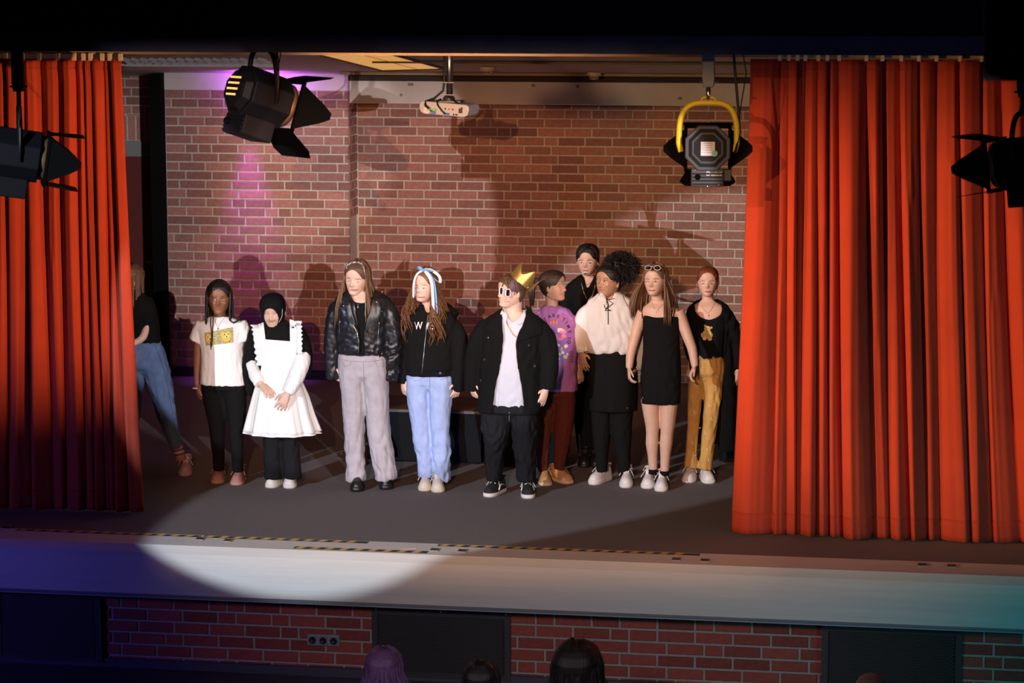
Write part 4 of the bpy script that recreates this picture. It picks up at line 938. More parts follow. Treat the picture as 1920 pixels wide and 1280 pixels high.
P.line([(424, 568.5), (419, 567)], ['body'], .0015, 'cheek_microphone', M('mic_beige', (.7, .55, .42), .5), off=.004)
# ---------------------------------------------------------------- black hijab, white apron dress
P = Person('smiling person in a black headscarf and a flared white apron dress', (525, 912), group=GRP)
tr = [(523, 745, 37), (522, 715, 35), (520, 680, 35), (517, 645, 38), (516, 625, 40), (516, 612, 37, .5), (516, 604, 22, .5), (516, 598, 15, .6)]
aL = [(486, 618, 14), (476, 650, 12, .02), (473, 682, 11, .0), (480, 704, 9, -.08), (489, 720, 7, -.13)]; aR = [(548, 615, 14), (563, 645, 13), (567, 668, 12, -.04), (558, 700, 10, -.12), (540, 736, 7, -.19)]
lL = [(508, 742, 19), (509, 770, 18), (510, 800, 17), (510, 830, 16.5), (511, 860, 16), (512, 880, 16), (513, 897, 17)]; lR = [(540, 742, 19), (541, 770, 18), (543, 800, 17), (544, 830, 16.5), (546, 860, 16.5), (548, 880, 16.5), (549, 896, 17.5)]
P.head((512, 583), 60, -12, 20, 3); P.neck((515, 612), r=12)
body(P, tr, [aL, aR], [lL, lR], [dict(w=(489, 720, -.13), tip=(510, 739, -.19), n=(-.3, .6, -.7), t=(.3, -.4, .8), curl=.5), dict(w=(539, 737, -.19), tip=(528, 760, -.21), n=(0, 1, .1), t=(-1, 0, 0), curl=.35, spread=1.3)], sk_light)
P.garment('black_top', c_black, [(523, 740, 38, .64), (522, 715, 37, .64), (520, 680, 37.5, .64), (517, 645, 40, .62), (516, 625, 42, .6), (516, 613, 38, .5), (516, 604, 24, .5), (516, 598, 17, .6)],
          [[(487, 616, 17), (476, 645, 16, .02), (470, 680, 15, .03), (468, 712, 11, .03), (466, 742, 5, .03)], [(548, 613, 17), (562, 640, 18.5, .0), (568, 664, 18, -.01), (573, 690, 12, .05), (572, 708, 6, .07)]], amp=.004)
P.garment('white_sleeve', c_apron, None, [[(473, 682, 12, .0), (480, 704, 12, -.08), (488, 719, 11, -.125)]], amp=.004, freq=30)
P.garment('white_sleeve', c_apron, None, [[(568, 662, 13, -.03), (566, 680, 15, -.07), (557, 704, 15, -.12), (546, 726, 12.5, -.17), (540, 737, 10.5, -.185)]], amp=.004, freq=30)
# skirt with pleats
def skirt(P, rows, name, mat, npl=13, amp=.016, ph=0.0, nseg=130, dr=.74, z_wave=0.0):
    rs = []; top, bot = rows[0][1], rows[-1][1]
    fine = []
    for i in range(len(rows)-1):
        for k in range(5): u = k/5; fine.append(tuple(a*(1-u)+b*u for a, b in zip(rows[i], rows[i+1])))
    fine.append(rows[-1])
    for xc, py, hw in fine:
        t = (py-top)/(bot-top); c = P.p(xc, py); a = hw/P.k; ring = []
        for j in range(nseg):
            q = 2*math.pi*j/nseg; g = 1 + amp/a*t*(math.sin(npl*q+ph+.6*math.sin(3*q))+.35*math.sin(npl*2.1*q+1))
            ring.append(c + np.array([a*g*math.cos(q), a*dr*g*math.sin(q), z_wave*t*math.sin(q*2+ph)]))
        rs.append(ring)
    mb = MB(); mb.rings(rs, cap=False); o = P.putmb(mb, name, mat); sd = o.modifiers.new('thick', 'SOLIDIFY'); sd.thickness = .004
    P.bvhs[name] = BVHTree.FromPolygons([tuple(x) for x in mb.v], mb.f); return o
sk_ = skirt(P, [(524, 700, 39), (524, 716, 42), (526, 740, 50), (527, 775, 59), (529, 806, 68)], 'apron_skirt', c_apron, 11, .016, .7)
skirt(P, [(524, 805, 66.8), (529, 810.5, 69.2)], 'skirt_hem', c_apron, 11, .016, .7)
P.patch([(497, 636), (549, 640), (563, 714), (486, 714)], ['black_top'], 'apron_bib', c_apron, off=.013, n=14, m=16)
P.patch([(486, 703), (563, 703), (566, 716), (483, 716)], ['black_top', 'apron_skirt'], 'apron_waistband', c_apron, off=.007, n=18, m=3)
def ruffle(P, pts, keys, wpx, name, mat, side):
    rows = []; n = 46
    for i in range(n+1):
        u = i/n*(len(pts)-1); k = min(int(u), len(pts)-2); u -= k; x = pts[k][0]*(1-u)+pts[k+1][0]*u; y = pts[k][1]*(1-u)+pts[k+1][1]*u
        a = P.hit(x, y, keys, .010)[0]; b = a + np.array([side*wpx/P.k*(.93+.10*math.sin(i*1.0)), -.012-.010*math.sin(i*1.15), 0])
        rows.append([tuple(a*(1-w_)+b*w_+np.array([0, -.006*math.sin(w_*3), 0])) for w_ in (0, .25, .5, .75, 1)])
    mb = MB(); mb.rings(rows, cap=False, closed=False); o = P.putmb(mb, name, mat); sd = o.modifiers.new('thick', 'SOLIDIFY'); sd.thickness = .003; return o
P.patch([(483, 608), (494, 604), (504, 690), (493, 700)], ['black_top'], 'apron_strap', c_apron, off=.014, n=4, m=16); P.patch([(543, 598), (556, 603), (556, 690), (545, 690)], ['black_top'], 'apron_strap', c_apron, off=.014, n=4, m=16)
ruffle(P, [(484, 607), (489, 640), (494, 685)], ['black_top'], 13, 'ruffle', c_apron, -1); ruffle(P, [(555, 601), (556, 630), (556, 662)], ['black_top'], 12, 'ruffle', c_apron, 1)
for l, nm in ((lL, 'trouser_leg'), (lR, 'trouser_leg')): pass
P.garment('trousers', cloth('denim_black', (.011, .0115, .013), .95), hips([(524, 735, 37, .6), (524, 752, 37, .62)]), [lL, lR], amp=.005, freq=26)
def oval(c): return not ((c[0]/.235)**2 + ((c[2]+.10)/.345)**2 < 1 and c[1] > .02)
P.cap(c_black, 1.10, name='headscarf', keep=oval)
P.garment('scarf_drape', c_black, [(512, 607, 15, 1.0, .02), (513, 612, 22, .9, .01), (514, 620, 31, .72), (515, 630, 36, .66), (515, 638, 35, .66)], amp=.004, freq=26, cuts=[[(483, 650), (484, 637), (500, 640), (512, 624), (530, 641), (549, 636), (549, 652)]])
P.face([(500.2, 587.6), (516, 587)], (509.8, 601.3, 6.5), lip_p, lash, irisb, [(498.5, 584.2), (517, 583.5)], look=(.6, .3), smile=1.6)
P.line([(506, 601.6), (510, 602.4), (514, 601.4)], ['body'], .0016, 'teeth', M('teeth', (.8, .78, .74), .3), off=.0045)
P.line([(529.5, 579), (529, 592), (527, 597), (523, 604), (520, 607)], ['headscarf', 'cap', 'body', 'scarf_drape'], .0018, 'headset_microphone', MATS['mic_beige'], off=.006)
wh = M('shoe_white', (.74, .70, .70), .5, bump=.2, bs=100); whs = M('sole_white', (.70, .66, .64), .6)
P.shoe((505, 915), -25, (wh, whs, wh), L=.25, sole=.03); P.shoe((543, 916), -4, (wh, whs, wh), L=.25, sole=.03)
# ---------------------------------------------------------------- leather jacket
P = Person('person with long straight hair, black leather jacket and wide grey jeans', (697, 915), group=GRP)
tr = [(680, 700, 43), (679, 668, 41), (679, 640, 37), (679, 615, 39), (678, 590, 43), (678, 572, 45, .58), (677, 560, 40, .5), (677, 551, 24, .5), (676, 546, 14, .65)]
aL = [(642, 568, 13), (630, 595, 12), (624, 625, 11), (623, 655, 9.5), (624, 682, 7)]; aR = [(716, 566, 13), (730, 595, 12), (736, 625, 11), (736, 655, 9.5), (733, 684, 7)]
lL = [(661, 672, 26), (661, 700, 25), (663, 740, 22.5), (663.5, 775, 20.5), (664.5, 810, 19), (666, 850, 17.5), (667, 885, 17.5), (668, 901, 19.5)]; lR = [(702, 672, 26), (704, 700, 25), (706, 740, 22.5), (708, 775, 21), (711, 810, 21.5), (717, 850, 20.5), (722, 880, 19.5), (723, 898, 20.5)]
P.head((670, 521), 60, -24, 12, -5); P.neck((676, 558), r=11.5)
body(P, tr, [aL, aR], [lL, lR], [hang((624, 684, 0), (629, 727, 0), -1, curl=.6), hang((733, 684, 0), (729, 727, 0), 1, curl=.6)], sk_fair)
P.garment('black_shirt', c_black, [(680, 672, 42, .60), (679, 662, 42, .62), (679, 640, 39.5, .64), (679, 615, 41.5, .64), (678, 590, 45, .62), (678, 572, 46, .58), (677, 562, 42, .52), (677, 553, 30, .5)], cuts=[[(655, 540), (700, 540), (696, 560), (688, 567), (676, 569), (664, 566), (658, 555)]], amp=.002)
jk = [(680, 662, 46, .68), (680, 645, 48, .68), (680, 615, 50, .68), (680, 590, 53, .66), (680, 570, 54, .6), (680, 557, 49, .54), (679, 548, 36, .5), (678, 541, 20, .7)]
jl = [[(645, 566, 14), (636, 577, 16.5), (629, 593, 16.5), (623.5, 620, 15), (621.5, 655, 14), (622.5, 685, 13.5), (624.5, 711, 12)], [(714, 565, 14), (723, 576, 16.5), (731, 592, 17), (737, 620, 16), (738, 655, 15), (735, 690, 14), (732, 713, 12)]]
P.garment('leather_jacket', leather, jk, jl, cuts=[[(657, 530), (702, 530), (700, 556), (694, 575), (684.5, 610), (681, 636), (685, 672), (671.5, 672), (674, 640), (669, 612), (661, 585), (657, 556)]], amp=.0065, freq=20, st=(1, 1, 1.0), thick=.008)
jkK = ['leather_jacket', 'black_shirt', 'body']
P.patch([(658, 553), (664, 566), (672, 618), (648, 597)], jkK, 'lapel', leather, off=.016, n=8, m=8); P.patch([(697, 556), (712, 575), (709, 603), (684, 622)], jkK, 'lapel', leather, off=.016, n=8, m=8)
P.line([(648, 596), (660, 606), (669, 622), (673, 640), (672, 661)], ['leather_jacket'], .003, 'zip', metal, off=.006, sub=6); P.line([(711, 603), (709, 630), (708, 660)], ['leather_jacket'], .0026, 'zip', metal, off=.005, sub=6); P.line([(637, 600), (636, 622), (634, 640)], ['leather_jacket'], .0022, 'zip', metal, off=.004)
for x, y in ((716.5, 584), (644, 573), (706, 566), (717, 547)): P.blob(x, y, ['leather_jacket'], .006, .006, 'stud', metal, off=.004, th=.003)
bt = P.patch([(709, 657), (722, 653), (727, 674), (713, 679)], ['leather_jacket', 'black_shirt', 'jeans'], 'belt_strap', leather, off=.014, n=4, m=6)
for x, y in ((716, 663), (718, 670)): P.blob(x, y, ['leather_jacket', 'black_shirt'], .004, .004, 'strap_stud', metal, bt, off=.018, th=.002)
jg = cloth('jeans_grey', (.40, .37, .40), .9, var=.10, vs=16, bump=.3, bs=500)
P.garment('jeans', jg, hips([(680, 662, 44.5, .62), (680, 680, 46, .60), (681, 700, 47.2, .58)]), [lL, lR], amp=.006, freq=18, dr=1.12)
P.line([(636, 673), (658, 677), (680, 678), (702, 677), (724, 673)], ['jeans'], .0016, 'waistband_seam', M('jean_seam', (.25, .23, .26), .9), off=.002, sub=5); P.line([(681, 678), (682, 700), (683, 720)], ['jeans'], .0016, 'fly_seam', MATS['jean_seam'], off=.002)
P.line([(640, 676), (647, 688), (656, 684), (658, 677)], ['jeans'], .0013, 'pocket_seam', MATS['jean_seam'], off=.002); P.line([(703, 677), (707, 686), (716, 688), (723, 676)], ['jeans'], .0013, 'pocket_seam', MATS['jean_seam'], off=.002)
P.face([(655.2, 527.2), (671.3, 529.2)], (665, 543.2, 7), lip_r, M('brow_brown', (.09, .05, .03), .7), irisg, [(654, 521.5), (673, 523.5)], look=(-.5, .5), smile=.6)
hc = P.cap(h_brown, 1.075)
P.strands(h_brown, P.p(P.cx, 600)[2], n=130, rad=.012, phis=(92, 268), drift=-.03, seed=11, out=.055, grow=1.13, fan=.03)
P.strands(hairm('hair_tips', (.17, .095, .045)), P.p(P.cx, 615)[2], hc, n=46, rad=.010, phis=(250, 292), drift=.10, seed=12, out=.045, grow=1.09, sidein=0, jit=.05, fan=.025)
P.strands(MATS['hair_tips'], P.p(P.cx, 606)[2], hc, n=50, rad=.010, phis=(64, 108), drift=.09, seed=13, out=.05, grow=1.09, jit=.06, fan=.025)
glit = M('glitter_silver', (.60, .60, .62), .25, .9, var=.5, vs=300, bump=1.0, bs=300)
P.line([(648, 501), (652, 497), (660, 492), (670, 491.5), (679, 495), (683, 505), (686, 518), (686.5, 535), (686, 555), (685.5, 575), (684.5, 593)], ['cap', 'body', 'black_shirt', 'leather_jacket'], .0085, 'glitter_headband', glit, off=.014, sub=5, n=8, flat=.6)
for x, y in ((652, 497), (658, 493), (665, 491), (672, 492), (678, 494), (650, 502)): P.blob(x, y, ['cap'], .015, .011, 'headband_knot', glit, off=.016, th=.010, n=10)
P.line([(667, 566), (671, 573), (675, 566)], ['black_shirt', 'body'], .0011, 'necklace', metal, off=.003); P.blob(671, 576, ['black_shirt'], .002, .008, 'cross_pendant', metal, off=.004); P.blob(671, 575, ['black_shirt'], .006, .002, 'cross_pendant', metal, off=.004)
bk_ = M('shoe_black', (.012, .012, .013), .4); P.shoe((669, 922), -3, (bk_, bk_, bk_), L=.25, sole=.034, laces=False); P.shoe((724, 918), 0, (bk_, bk_, bk_), L=.25, sole=.034, laces=False)
for x, y in ((670, 903), (720.5, 898)): P.blob(x, y, ['nothing'], .010, .005, 'shoe_tag', M('tag_pale', (.6, .5, .45), .5), th=.003)
# ---------------------------------------------------------------- zipped hoodie, ribbon
P = Person('person with long curly hair and a blue ribbon, black zipped hoodie, light blue jeans', (812, 918), Y=1.87, group=GRP)
tr = [(805, 720, 43), (805, 695, 40), (806, 660, 37), (807, 630, 39), (808, 608, 42), (809, 595, 42, .55), (808, 585, 36, .5), (806, 577, 20, .5), (805, 572, 13, .65)]
aL = [(774, 606, 12), (764, 632, 11), (759, 662, 10), (756, 690, 8), (756, 712, 6.6)]; aR = [(846, 604, 13), (858, 632, 12), (862, 665, 10.5), (860, 695, 8), (858, 716, 6.8)]
lL = [(784, 712, 22.5), (784, 740, 21.5), (787, 775, 19), (790, 805, 17), (791, 825, 17), (796, 852, 15), (799, 878, 14.5), (800, 892, 16)]; lR = [(826, 712, 23), (826, 740, 22), (825, 775, 19.5), (825, 805, 17.5), (826, 825, 17.5), (828, 852, 16), (828, 882, 15.5), (828, 900, 16.5)]
P.head((798, 535), 60, -32, 4, 0); P.neck((804, 582), r=11)
body(P, tr, [aL, aR], [lL, lR], [hang((756, 711, 0), (759, 752, -.03), -1, curl=.6), hang((858, 716, 0), (853, 753, -.03), 1, curl=.75)], sk_fair)
P.garment('hoodie', cloth('hoodie_black', (.007, .007, .0075), .95), [(805, 703, 43, .66), (805, 694, 43, .66), (806, 688, 46, .68), (807, 660, 46, .68), (808, 630, 46.5, .66), (809, 608, 48, .62), (810, 596, 46, .55), (809, 586, 38, .52), (807, 577, 24, .6), (806, 572, 17, .75)],
          [[(779, 605, 13), (771, 616, 15), (764, 634, 15.5), (758.5, 662, 14), (755.5, 692, 12.5), (755.5, 719, 10.5)], [(841, 603, 13.5), (850, 615, 16), (859, 634, 17), (863, 665, 16.5), (862, 700, 15), (858, 733, 12)]], cuts=[[(793, 565), (812, 565), (808, 582), (802, 588), (797, 582)]], amp=.0055, freq=19, thick=.008)
P.garment('black_shirt', c_black, [(806, 640, 36, .6), (807, 610, 40, .55), (806, 595, 38, .5), (806, 584, 20, .55)], amp=0)
P.strands  # hood behind the neck
mb = MB(); mb.tube([P.p(770+85*k/12, 590-14*math.sin(math.pi*k/12), .10+.06*math.sin(math.pi*k/12)) for k in range(13)], [.03+.035*math.sin(math.pi*k/12) for k in range(13)], 12); P.putmb(mb, 'hood', MATS['hoodie_black'])
P.line([(803, 588), (800, 610), (797, 640), (794, 670), (791, 701)], ['hoodie'], .0032, 'zip', metal, off=.005, sub=8)
gl2 = M('letters_glitter', (.62, .62, .68), .35, .5, var=.5, vs=350)
P.glyph('W', 784.5, 611, 14, ['hoodie'], 'chest_lettering', gl2, off=.005, wx=.75); P.glyph('IE', 806.5, 611, 14, ['hoodie'], 'chest_lettering', gl2, off=.005, wx=.85)
for a_ in range(5): P.blob(806.5+2*math.sin(a_*1.2566), 600-2*math.cos(a_*1.2566), ['hoodie'], .0025, .006, 'star_print', gl2, off=.004, th=.001, n=8, rot=-a_*1.2566)
P.blob(825.5, 699.5, ['hoodie'], .010, .008, 'purple_tag', M('tag_purple', (.22, .07, .45), .6), off=.003, th=.002)
jb = cloth('jeans_light_blue', (.34, .43, .70), .9, var=.12, vs=14, bump=.3, bs=500)
P.garment('jeans', jb, hips([(805, 698, 42, .62), (805, 710, 43.5, .60), (805, 718, 43.5, .58)]), [lL, lR], amp=.0065, freq=19, dr=1.12)
P.line([(805, 702), (806, 716), (806, 728)], ['jeans'], .0016, 'fly_seam', M('jean_seam_blue', (.16, .22, .42), .9), off=.002); P.line([(812, 708), (826, 712), (842, 706)], ['jeans'], .0012, 'pocket_seam', MATS['jean_seam_blue'], off=.002); P.line([(767, 706), (780, 714), (795, 709)], ['jeans'], .0012, 'pocket_seam', MATS['jean_seam_blue'], off=.002)
P.face([(781.3, 540.8), (795.6, 540.8)], (790.3, 557, 6.2), lip_p, MATS['brow_brown'], irisg, [(780.5, 535.5), (797.5, 535)], look=(-.8, 0))
hc = P.cap(h_curl, 1.075)
P.strands(h_curl, P.p(P.cx, 625)[2], hc, n=120, rad=.008, phis=(92, 268), drift=-.02, seed=21, out=.06, grow=1.13, curl=.018, freq=4.0, jit=.06, fan=.035)
P.strands(h_curl, P.p(P.cx, 630)[2], hc, n=95, rad=.0075, phis=(245, 291), drift=.12, seed=22, out=.06, grow=1.09, curl=.019, freq=4.5, jit=.06, fan=.045)
P.strands(h_curl, P.p(P.cx, 628)[2], hc, n=105, rad=.0075, phis=(66, 115), drift=.11, seed=23, out=.05, grow=1.09, curl=.019, freq=4.5, jit=.06, fan=.045)
rw = cloth('ribbon_white', (.80, .80, .82), .5, .1); rb = cloth('ribbon_blue', (.16, .36, .72), .45, .1)
def ribbon(P, pts, wd, mat, nm, par=None, dy=None):
    mb = MB(); q = [P.p(x, y, d) for x, y, d in pts]; q2 = []
    for i in range(len(q)-1):
        for k in range(4): q2.append(cr(q, i, k/4))
    q2.append(q[-1]); mb.tube(q2, [(.0016, wd)]*len(q2), 8, up=(0, -1, 0)); return P.putmb(mb, nm, mat, par)
rbn = ribbon(P, [(792, 507, -.07), (783, 513, -.085), (777.5, 524, -.10), (775.5, 540, -.115), (775.5, 558, -.12)], .0075, rw, 'hair_ribbon')
ribbon(P, [(795, 508, -.07), (804, 517, -.10), (809.5, 532, -.125), (811, 550, -.135), (812, 570, -.14), (811.5, 594, -.14)], .0135, rw, 'ribbon_tail', rbn); ribbon(P, [(796, 506.5, -.07), (807, 516, -.10), (814, 532, -.12), (817, 555, -.13), (819, 588, -.13)], .0095, rb, 'ribbon_tail', rbn)
ribbon(P, [(795, 506, -.06), (806, 506, -.08), (816, 511, -.09), (824, 519, -.09), (825, 529, -.07), (817, 525, -.05), (806, 514, -.05), (796, 507, -.06)], .012, rw, 'ribbon_loop', rbn); ribbon(P, [(794, 508, -.07), (787, 502, -.08), (784, 503.5, -.07), (788, 507.5, -.06), (795, 507, -.06)], .012, rb, 'ribbon_loop', rbn); ribbon(P, [(795, 507, -.065), (803, 505.5, -.095), (812, 509, -.10)], .008, rb, 'ribbon_loop', rbn)
P.putmb(MB().sphere(P.p(794.5, 507, -.075), (.013, .010, .010), 12, 8), 'ribbon_knot', rb, rbn)
cr_ = M('shoe_cream', (.70, .63, .54), .55, bump=.2, bs=100); crs = M('sole_cream', (.66, .56, .42), .6)
P.shoe((796, 921), -4, (cr_, crs, cr_), L=.245, sole=.026); P.shoe((822.5, 923.5), 4, (cr_, crs, cr_), L=.245, sole=.026)
# ---------------------------------------------------------------- gold crown, black coat
P = Person('person in a tilted gold paper crown, white sunglasses and an open black coat', (950, 928), group=GRP)
tr = [(957, 775, 46, .7), (957, 740, 44, .72), (957, 700, 46, .74), (957, 660, 44, .74), (958, 630, 43, .7), (960, 606, 45, .58), (962, 592, 36, .5), (962, 582, 20, .7)]
aL = [(914, 606, 17), (901, 632, 15), (892, 665, 12), (887, 698, 9), (885, 718, 7.5)]; aR = [(1008, 606, 17), (1021, 632, 15), (1027, 665, 12), (1027, 700, 9), (1024, 728, 7.5, -.03)]
lL = [(930, 775, 27), (928, 800, 25), (929, 828, 21.5), (927, 855, 18), (926, 881, 15), (926, 900, 14)]; lR = [(983, 775, 27), (985, 800, 25.5), (984, 828, 23), (985, 855, 20), (986, 881, 17), (987, 901, 16)]
P.head((959, 546), 60, -56, 3, 0, wide=1.10); P.neck((962, 588), r=16)
body(P, tr, [aL, aR], [lL, lR], [hang((885, 716, 0), (889, 750, -.02), -1, curl=.6, s=.9), hang((1024, 729, -.03), (1011, 769, -.06), 1, curl=.3, s=.95)], sk_fair)
shm = cloth('shirt_white', (.54, .56, .65), .8, .2)
P.garment('white_shirt', shm, [(957, 768, 42, .72), (957, 740, 46, .74), (957, 700, 48.5, .76), (957, 660, 46.5, .76), (958, 630, 45.5, .72), (960, 606, 47, .60), (962, 592, 38, .52), (962, 581, 23, .72)], cuts=[[(944, 570), (984, 570), (984, 582), (966, 602), (958, 604), (950, 590)]], amp=.004, freq=18)
P.garment('undershirt', c_white, [(958, 640, 40, .6), (960, 615, 40, .58), (961, 600, 30, .55)], amp=0)
co = [(956, 772, 60, .70), (957, 740, 60, .70), (958, 700, 59, .70), (960, 660, 58, .70), (962, 630, 59, .66), (963, 610, 59, .58), (964, 597, 51, .52), (964, 586, 36, .5), (963, 579, 26, .62)]
cl_ = [[(919, 608, 16), (909, 620, 19), (899, 637, 20), (890, 665, 17.5), (885.5, 700, 15), (884, 732, 13)], [(1004, 608, 16), (1013, 620, 19), (1023, 637, 20), (1029, 665, 18.5), (1029.5, 700, 16.5), (1027, 728, 15)]]
coatm = cloth('coat_black', (.006, .006, .0065), .95, .4, 300)
P.garment('coat', coatm, co, cl_, cuts=[[(940, 560), (992, 562), (986, 600), (971, 625), (967, 645), (970, 680), (979, 728), (986, 785), (920, 785), (926, 735), (936, 690), (943, 641), (941, 600)]], amp=.0055, freq=16, thick=.010)
cK = ['coat', 'white_shirt', 'body']
P.patch([(941, 582), (942, 640), (921, 622), (904, 617)], cK, 'collar_flap', coatm, off=.018, n=8, m=8); P.patch([(990, 578), (1013, 598), (1016, 625), (970, 640)], cK, 'collar_flap', coatm, off=.018, n=8, m=8); P.patch([(985, 572), (997, 577), (1000, 592), (986, 600)], cK, 'collar_stand', coatm, off=.02, n=5, m=5)
btn = M('button_black', (.03, .03, .03), .15)
for x, y in ((914, 614.5), (915, 633), (908, 674), (901, 713), (992.5, 647.5), (1003, 686)): P.blob(x, y, ['coat'], .011, .011, 'coat_button', btn, off=.006, th=.005)
P.patch([(944, 574), (952, 590), (949, 604), (938, 588)], cK, 'shirt_collar', shm, off=.014, n=5, m=5); P.patch([(979, 583), (988, 578), (983, 603), (969, 610)], cK, 'shirt_collar', shm, off=.014, n=5, m=5)
P.line([(946, 604), (943, 650), (937, 700), (933, 765)], ['white_shirt'], .0015, 'button_placket', M('placket', (.55, .56, .62), .8), off=.002, sub=6)
P.line([(944, 580), (947, 595), (953, 612), (960, 624), (967, 631)], ['white_shirt', 'body', 'coat'], .0042, 'gold_chain', M('chain_gold', (.70, .52, .30), .3, .9, bump=1, bs=200), off=.007, sub=6, n=8)
P.garment('trousers', c_black2, hips([(957, 755, 50, .66), (957, 765, 52, .64), (957, 772, 53, .60)]), [lL, lR], amp=.006, freq=22, dr=1.15)
P.line([(955, 772), (954.5, 782), (955, 790)], ['trousers'], .0013, 'drawstring', M('string_grey', (.45, .43, .42), .8), off=.004)
# face under the glasses: moustache, stubble
P.line([(943, 561), (948, 561.5), (953, 563), (957, 569)], ['body'], .0026, 'drawn_moustache', M('face_paint', (.20, .13, .16), .7), off=.001, flat=.4)
P.line([(945, 564.5), (949, 565.5), (953, 566)], ['body'], .0032, 'lips', lip_p, off=.001)
hc = P.cap(h_mid, 1.06, wide=1.10, hairline=(.33, .40))
for pts in ([(956, 517), (951, 523), (949, 531), (953, 537)], [(954, 518), (945, 524), (943, 533), (941, 538)], [(960, 518), (955, 526), (953, 534)], [(950, 518), (943, 522), (940, 530)], [(966, 524), (970, 535), (975, 544)], [(970, 528), (976, 538), (978, 546)], [(976, 533), (984, 545), (989, 560)]):
    P.line(pts, ['cap', 'body'], .006, 'hair_lock', h_mid, hc, off=.008, sub=5, flat=.6)
P.line([(965, 520), (963.5, 532), (965.5, 545), (964, 553)], ['body', 'cap'], .003, 'purple_strand', M('hair_purple', (.13, .05, .35), .5), off=.009, sub=5)
# sunglasses
gf = M('frame_white', (.70, .68, .74), .3, var=.3, vs=250); gl_ = M('lens_dark', (.012, .006, .014), .08)
def lens(P, c, rx, rz, tilt, dy, fm, lm, parent=None, r=.0045, name='sunglasses', sq=.55):
    o = P.p(c[0], c[1], dy); ax = np.array([math.cos(tilt), math.sin(tilt), 0]); pts = []
    for k in range(29):
        a = 2*math.pi*k/28; cx_, sx_ = math.cos(a), math.sin(a); pts.append(o + ax*rx*math.copysign(abs(cx_)**sq, cx_) + np.array([0, 0, rz*math.copysign(abs(sx_)**sq, sx_)]))
    mb = MB(); mb.tube(pts, r, 8); fr = P.putmb(mb, name, fm, parent)
    nn = np.array([-ax[1], ax[0], 0]); mb = MB(); mb.rings([[p_-nn*.0012 for p_ in pts[:-1]], [p_+nn*.0012 for p_ in pts[:-1]]]); P.putmb(mb, 'lens', lm, fr); return fr
gg = lens(P, (952.5, 549), .019, .027, R(38), -.125, gf, gl_, sq=.6); lens(P, (940, 545.5), .014, .027, R(38), -.165, gf, gl_, gg, name='lens_frame', sq=.6)
P.putmb(MB().tube([P.p(944.5, 543, -.15), P.p(947, 542.5, -.145)], .004, 8), 'bridge', gf, gg); P.putmb(MB().tube([P.p(957, 546, -.11), P.p(968, 546, -.075), P.p(981, 544.5, -.02)], .0035, 8), 'temple', M('temple_purple', (.10, .04, .07), .4), gg)
# crown: folded gold card with points
ax = np.array([.58, .22, .74]); ax /= np.linalg.norm(ax); e1 = np.cross(ax, [0, 1, 0]); e1 /= np.linalg.norm(e1); e2 = np.cross(ax, e1)
cc = P.p(975, 532, .0); rc = .093; n = 70; lo, hi = [], []
for k in range(n):
    a = 2*math.pi*k/n; u = (k*5/n) % 1; h = .062 + .070*max(0, 1-abs(u-.5)*2.5); rr_ = rc*(1+.0*math.sin(5*a)); fl_ = 1+.10*(h-.05)/.07
    lo.append(cc + (e1*math.cos(a)+e2*math.sin(a))*rr_); hi.append(cc + (e1*math.cos(a)+e2*math.sin(a))*rr_*fl_ + ax*h)
mid = [l*.5+h*.5 for l, h in zip(lo, hi)]
mb = MB(); mb.rings([lo, mid, hi], cap=False); o = P.putmb(mb, 'crown', gold, None, False); sd = o.modifiers.new('thick', 'SOLIDIFY'); sd.thickness = .0012
mb = MB(); mb.tube(lo+[lo[0]], .0022, 6); P.putmb(mb, 'crown_rim', gold, o)
for k in (12, 26, 40, 54): P.putmb(MB().sphere(lo[k]*.8+hi[k]*.2, .005, 8, 6), 'crown_gem', M('gem_gold', (.8, .65, .35), .2, .8), o)
ck = M('canvas_black', (.012, .012, .013), .8); cks = M('sole_offwhite', (.72, .66, .63), .6); ckl = M('lace_white', (.75, .72, .70), .6)
P.shoe((913, 932), -28, (ck, cks, ckl), L=.27, sole=.028, stripe=ckl); P.shoe((991, 935), 3, (ck, cks, ckl), L=.27, sole=.028, stripe=ckl)
# ---------------------------------------------------------------- purple sweatshirt
P = Person('person in profile in a purple sweatshirt with a flower print and dark red trousers', (1042, 908), Y=2.20, group=GRP)
tr = [(1042, 745, 37), (1041, 715, 35), (1040, 670, 34), (1040, 630, 36), (1040, 605, 38), (1039, 592, 35, .52), (1038, 580, 22, .55), (1036, 573, 13, .65)]
aL = [(1010, 602, 11), (1003, 632, 11), (1001, 665, 9.5), (1003, 692, 7)]; aR = [(1067, 598, 11, .02), (1075, 625, 10.5, .08), (1079, 655, 9.5, .12), (1084, 688, 6.6, .10)]
lL = [(1024, 742, 19), (1022, 770, 18.5), (1019, 805, 16), (1018, 840, 13), (1018, 868, 10.5), (1018, 884, 9)]; lR = [(1060, 742, 19.5), (1059, 770, 19), (1056, 805, 17.5), (1052, 840, 14), (1049, 866, 11), (1049, 880, 9)]
P.head((1037, 536), 56, 62, 3, 0); P.neck((1036, 580), r=11)
body(P, tr, [aL, aR], [lL, lR], [hang((1003, 692, 0), (1004, 725, 0), -1), hang((1085, 688, .10), (1091, 722, .07), 1, curl=.7)], sk_tan)
pm = cloth('sweatshirt_purple', (.40, .16, .42), .85)
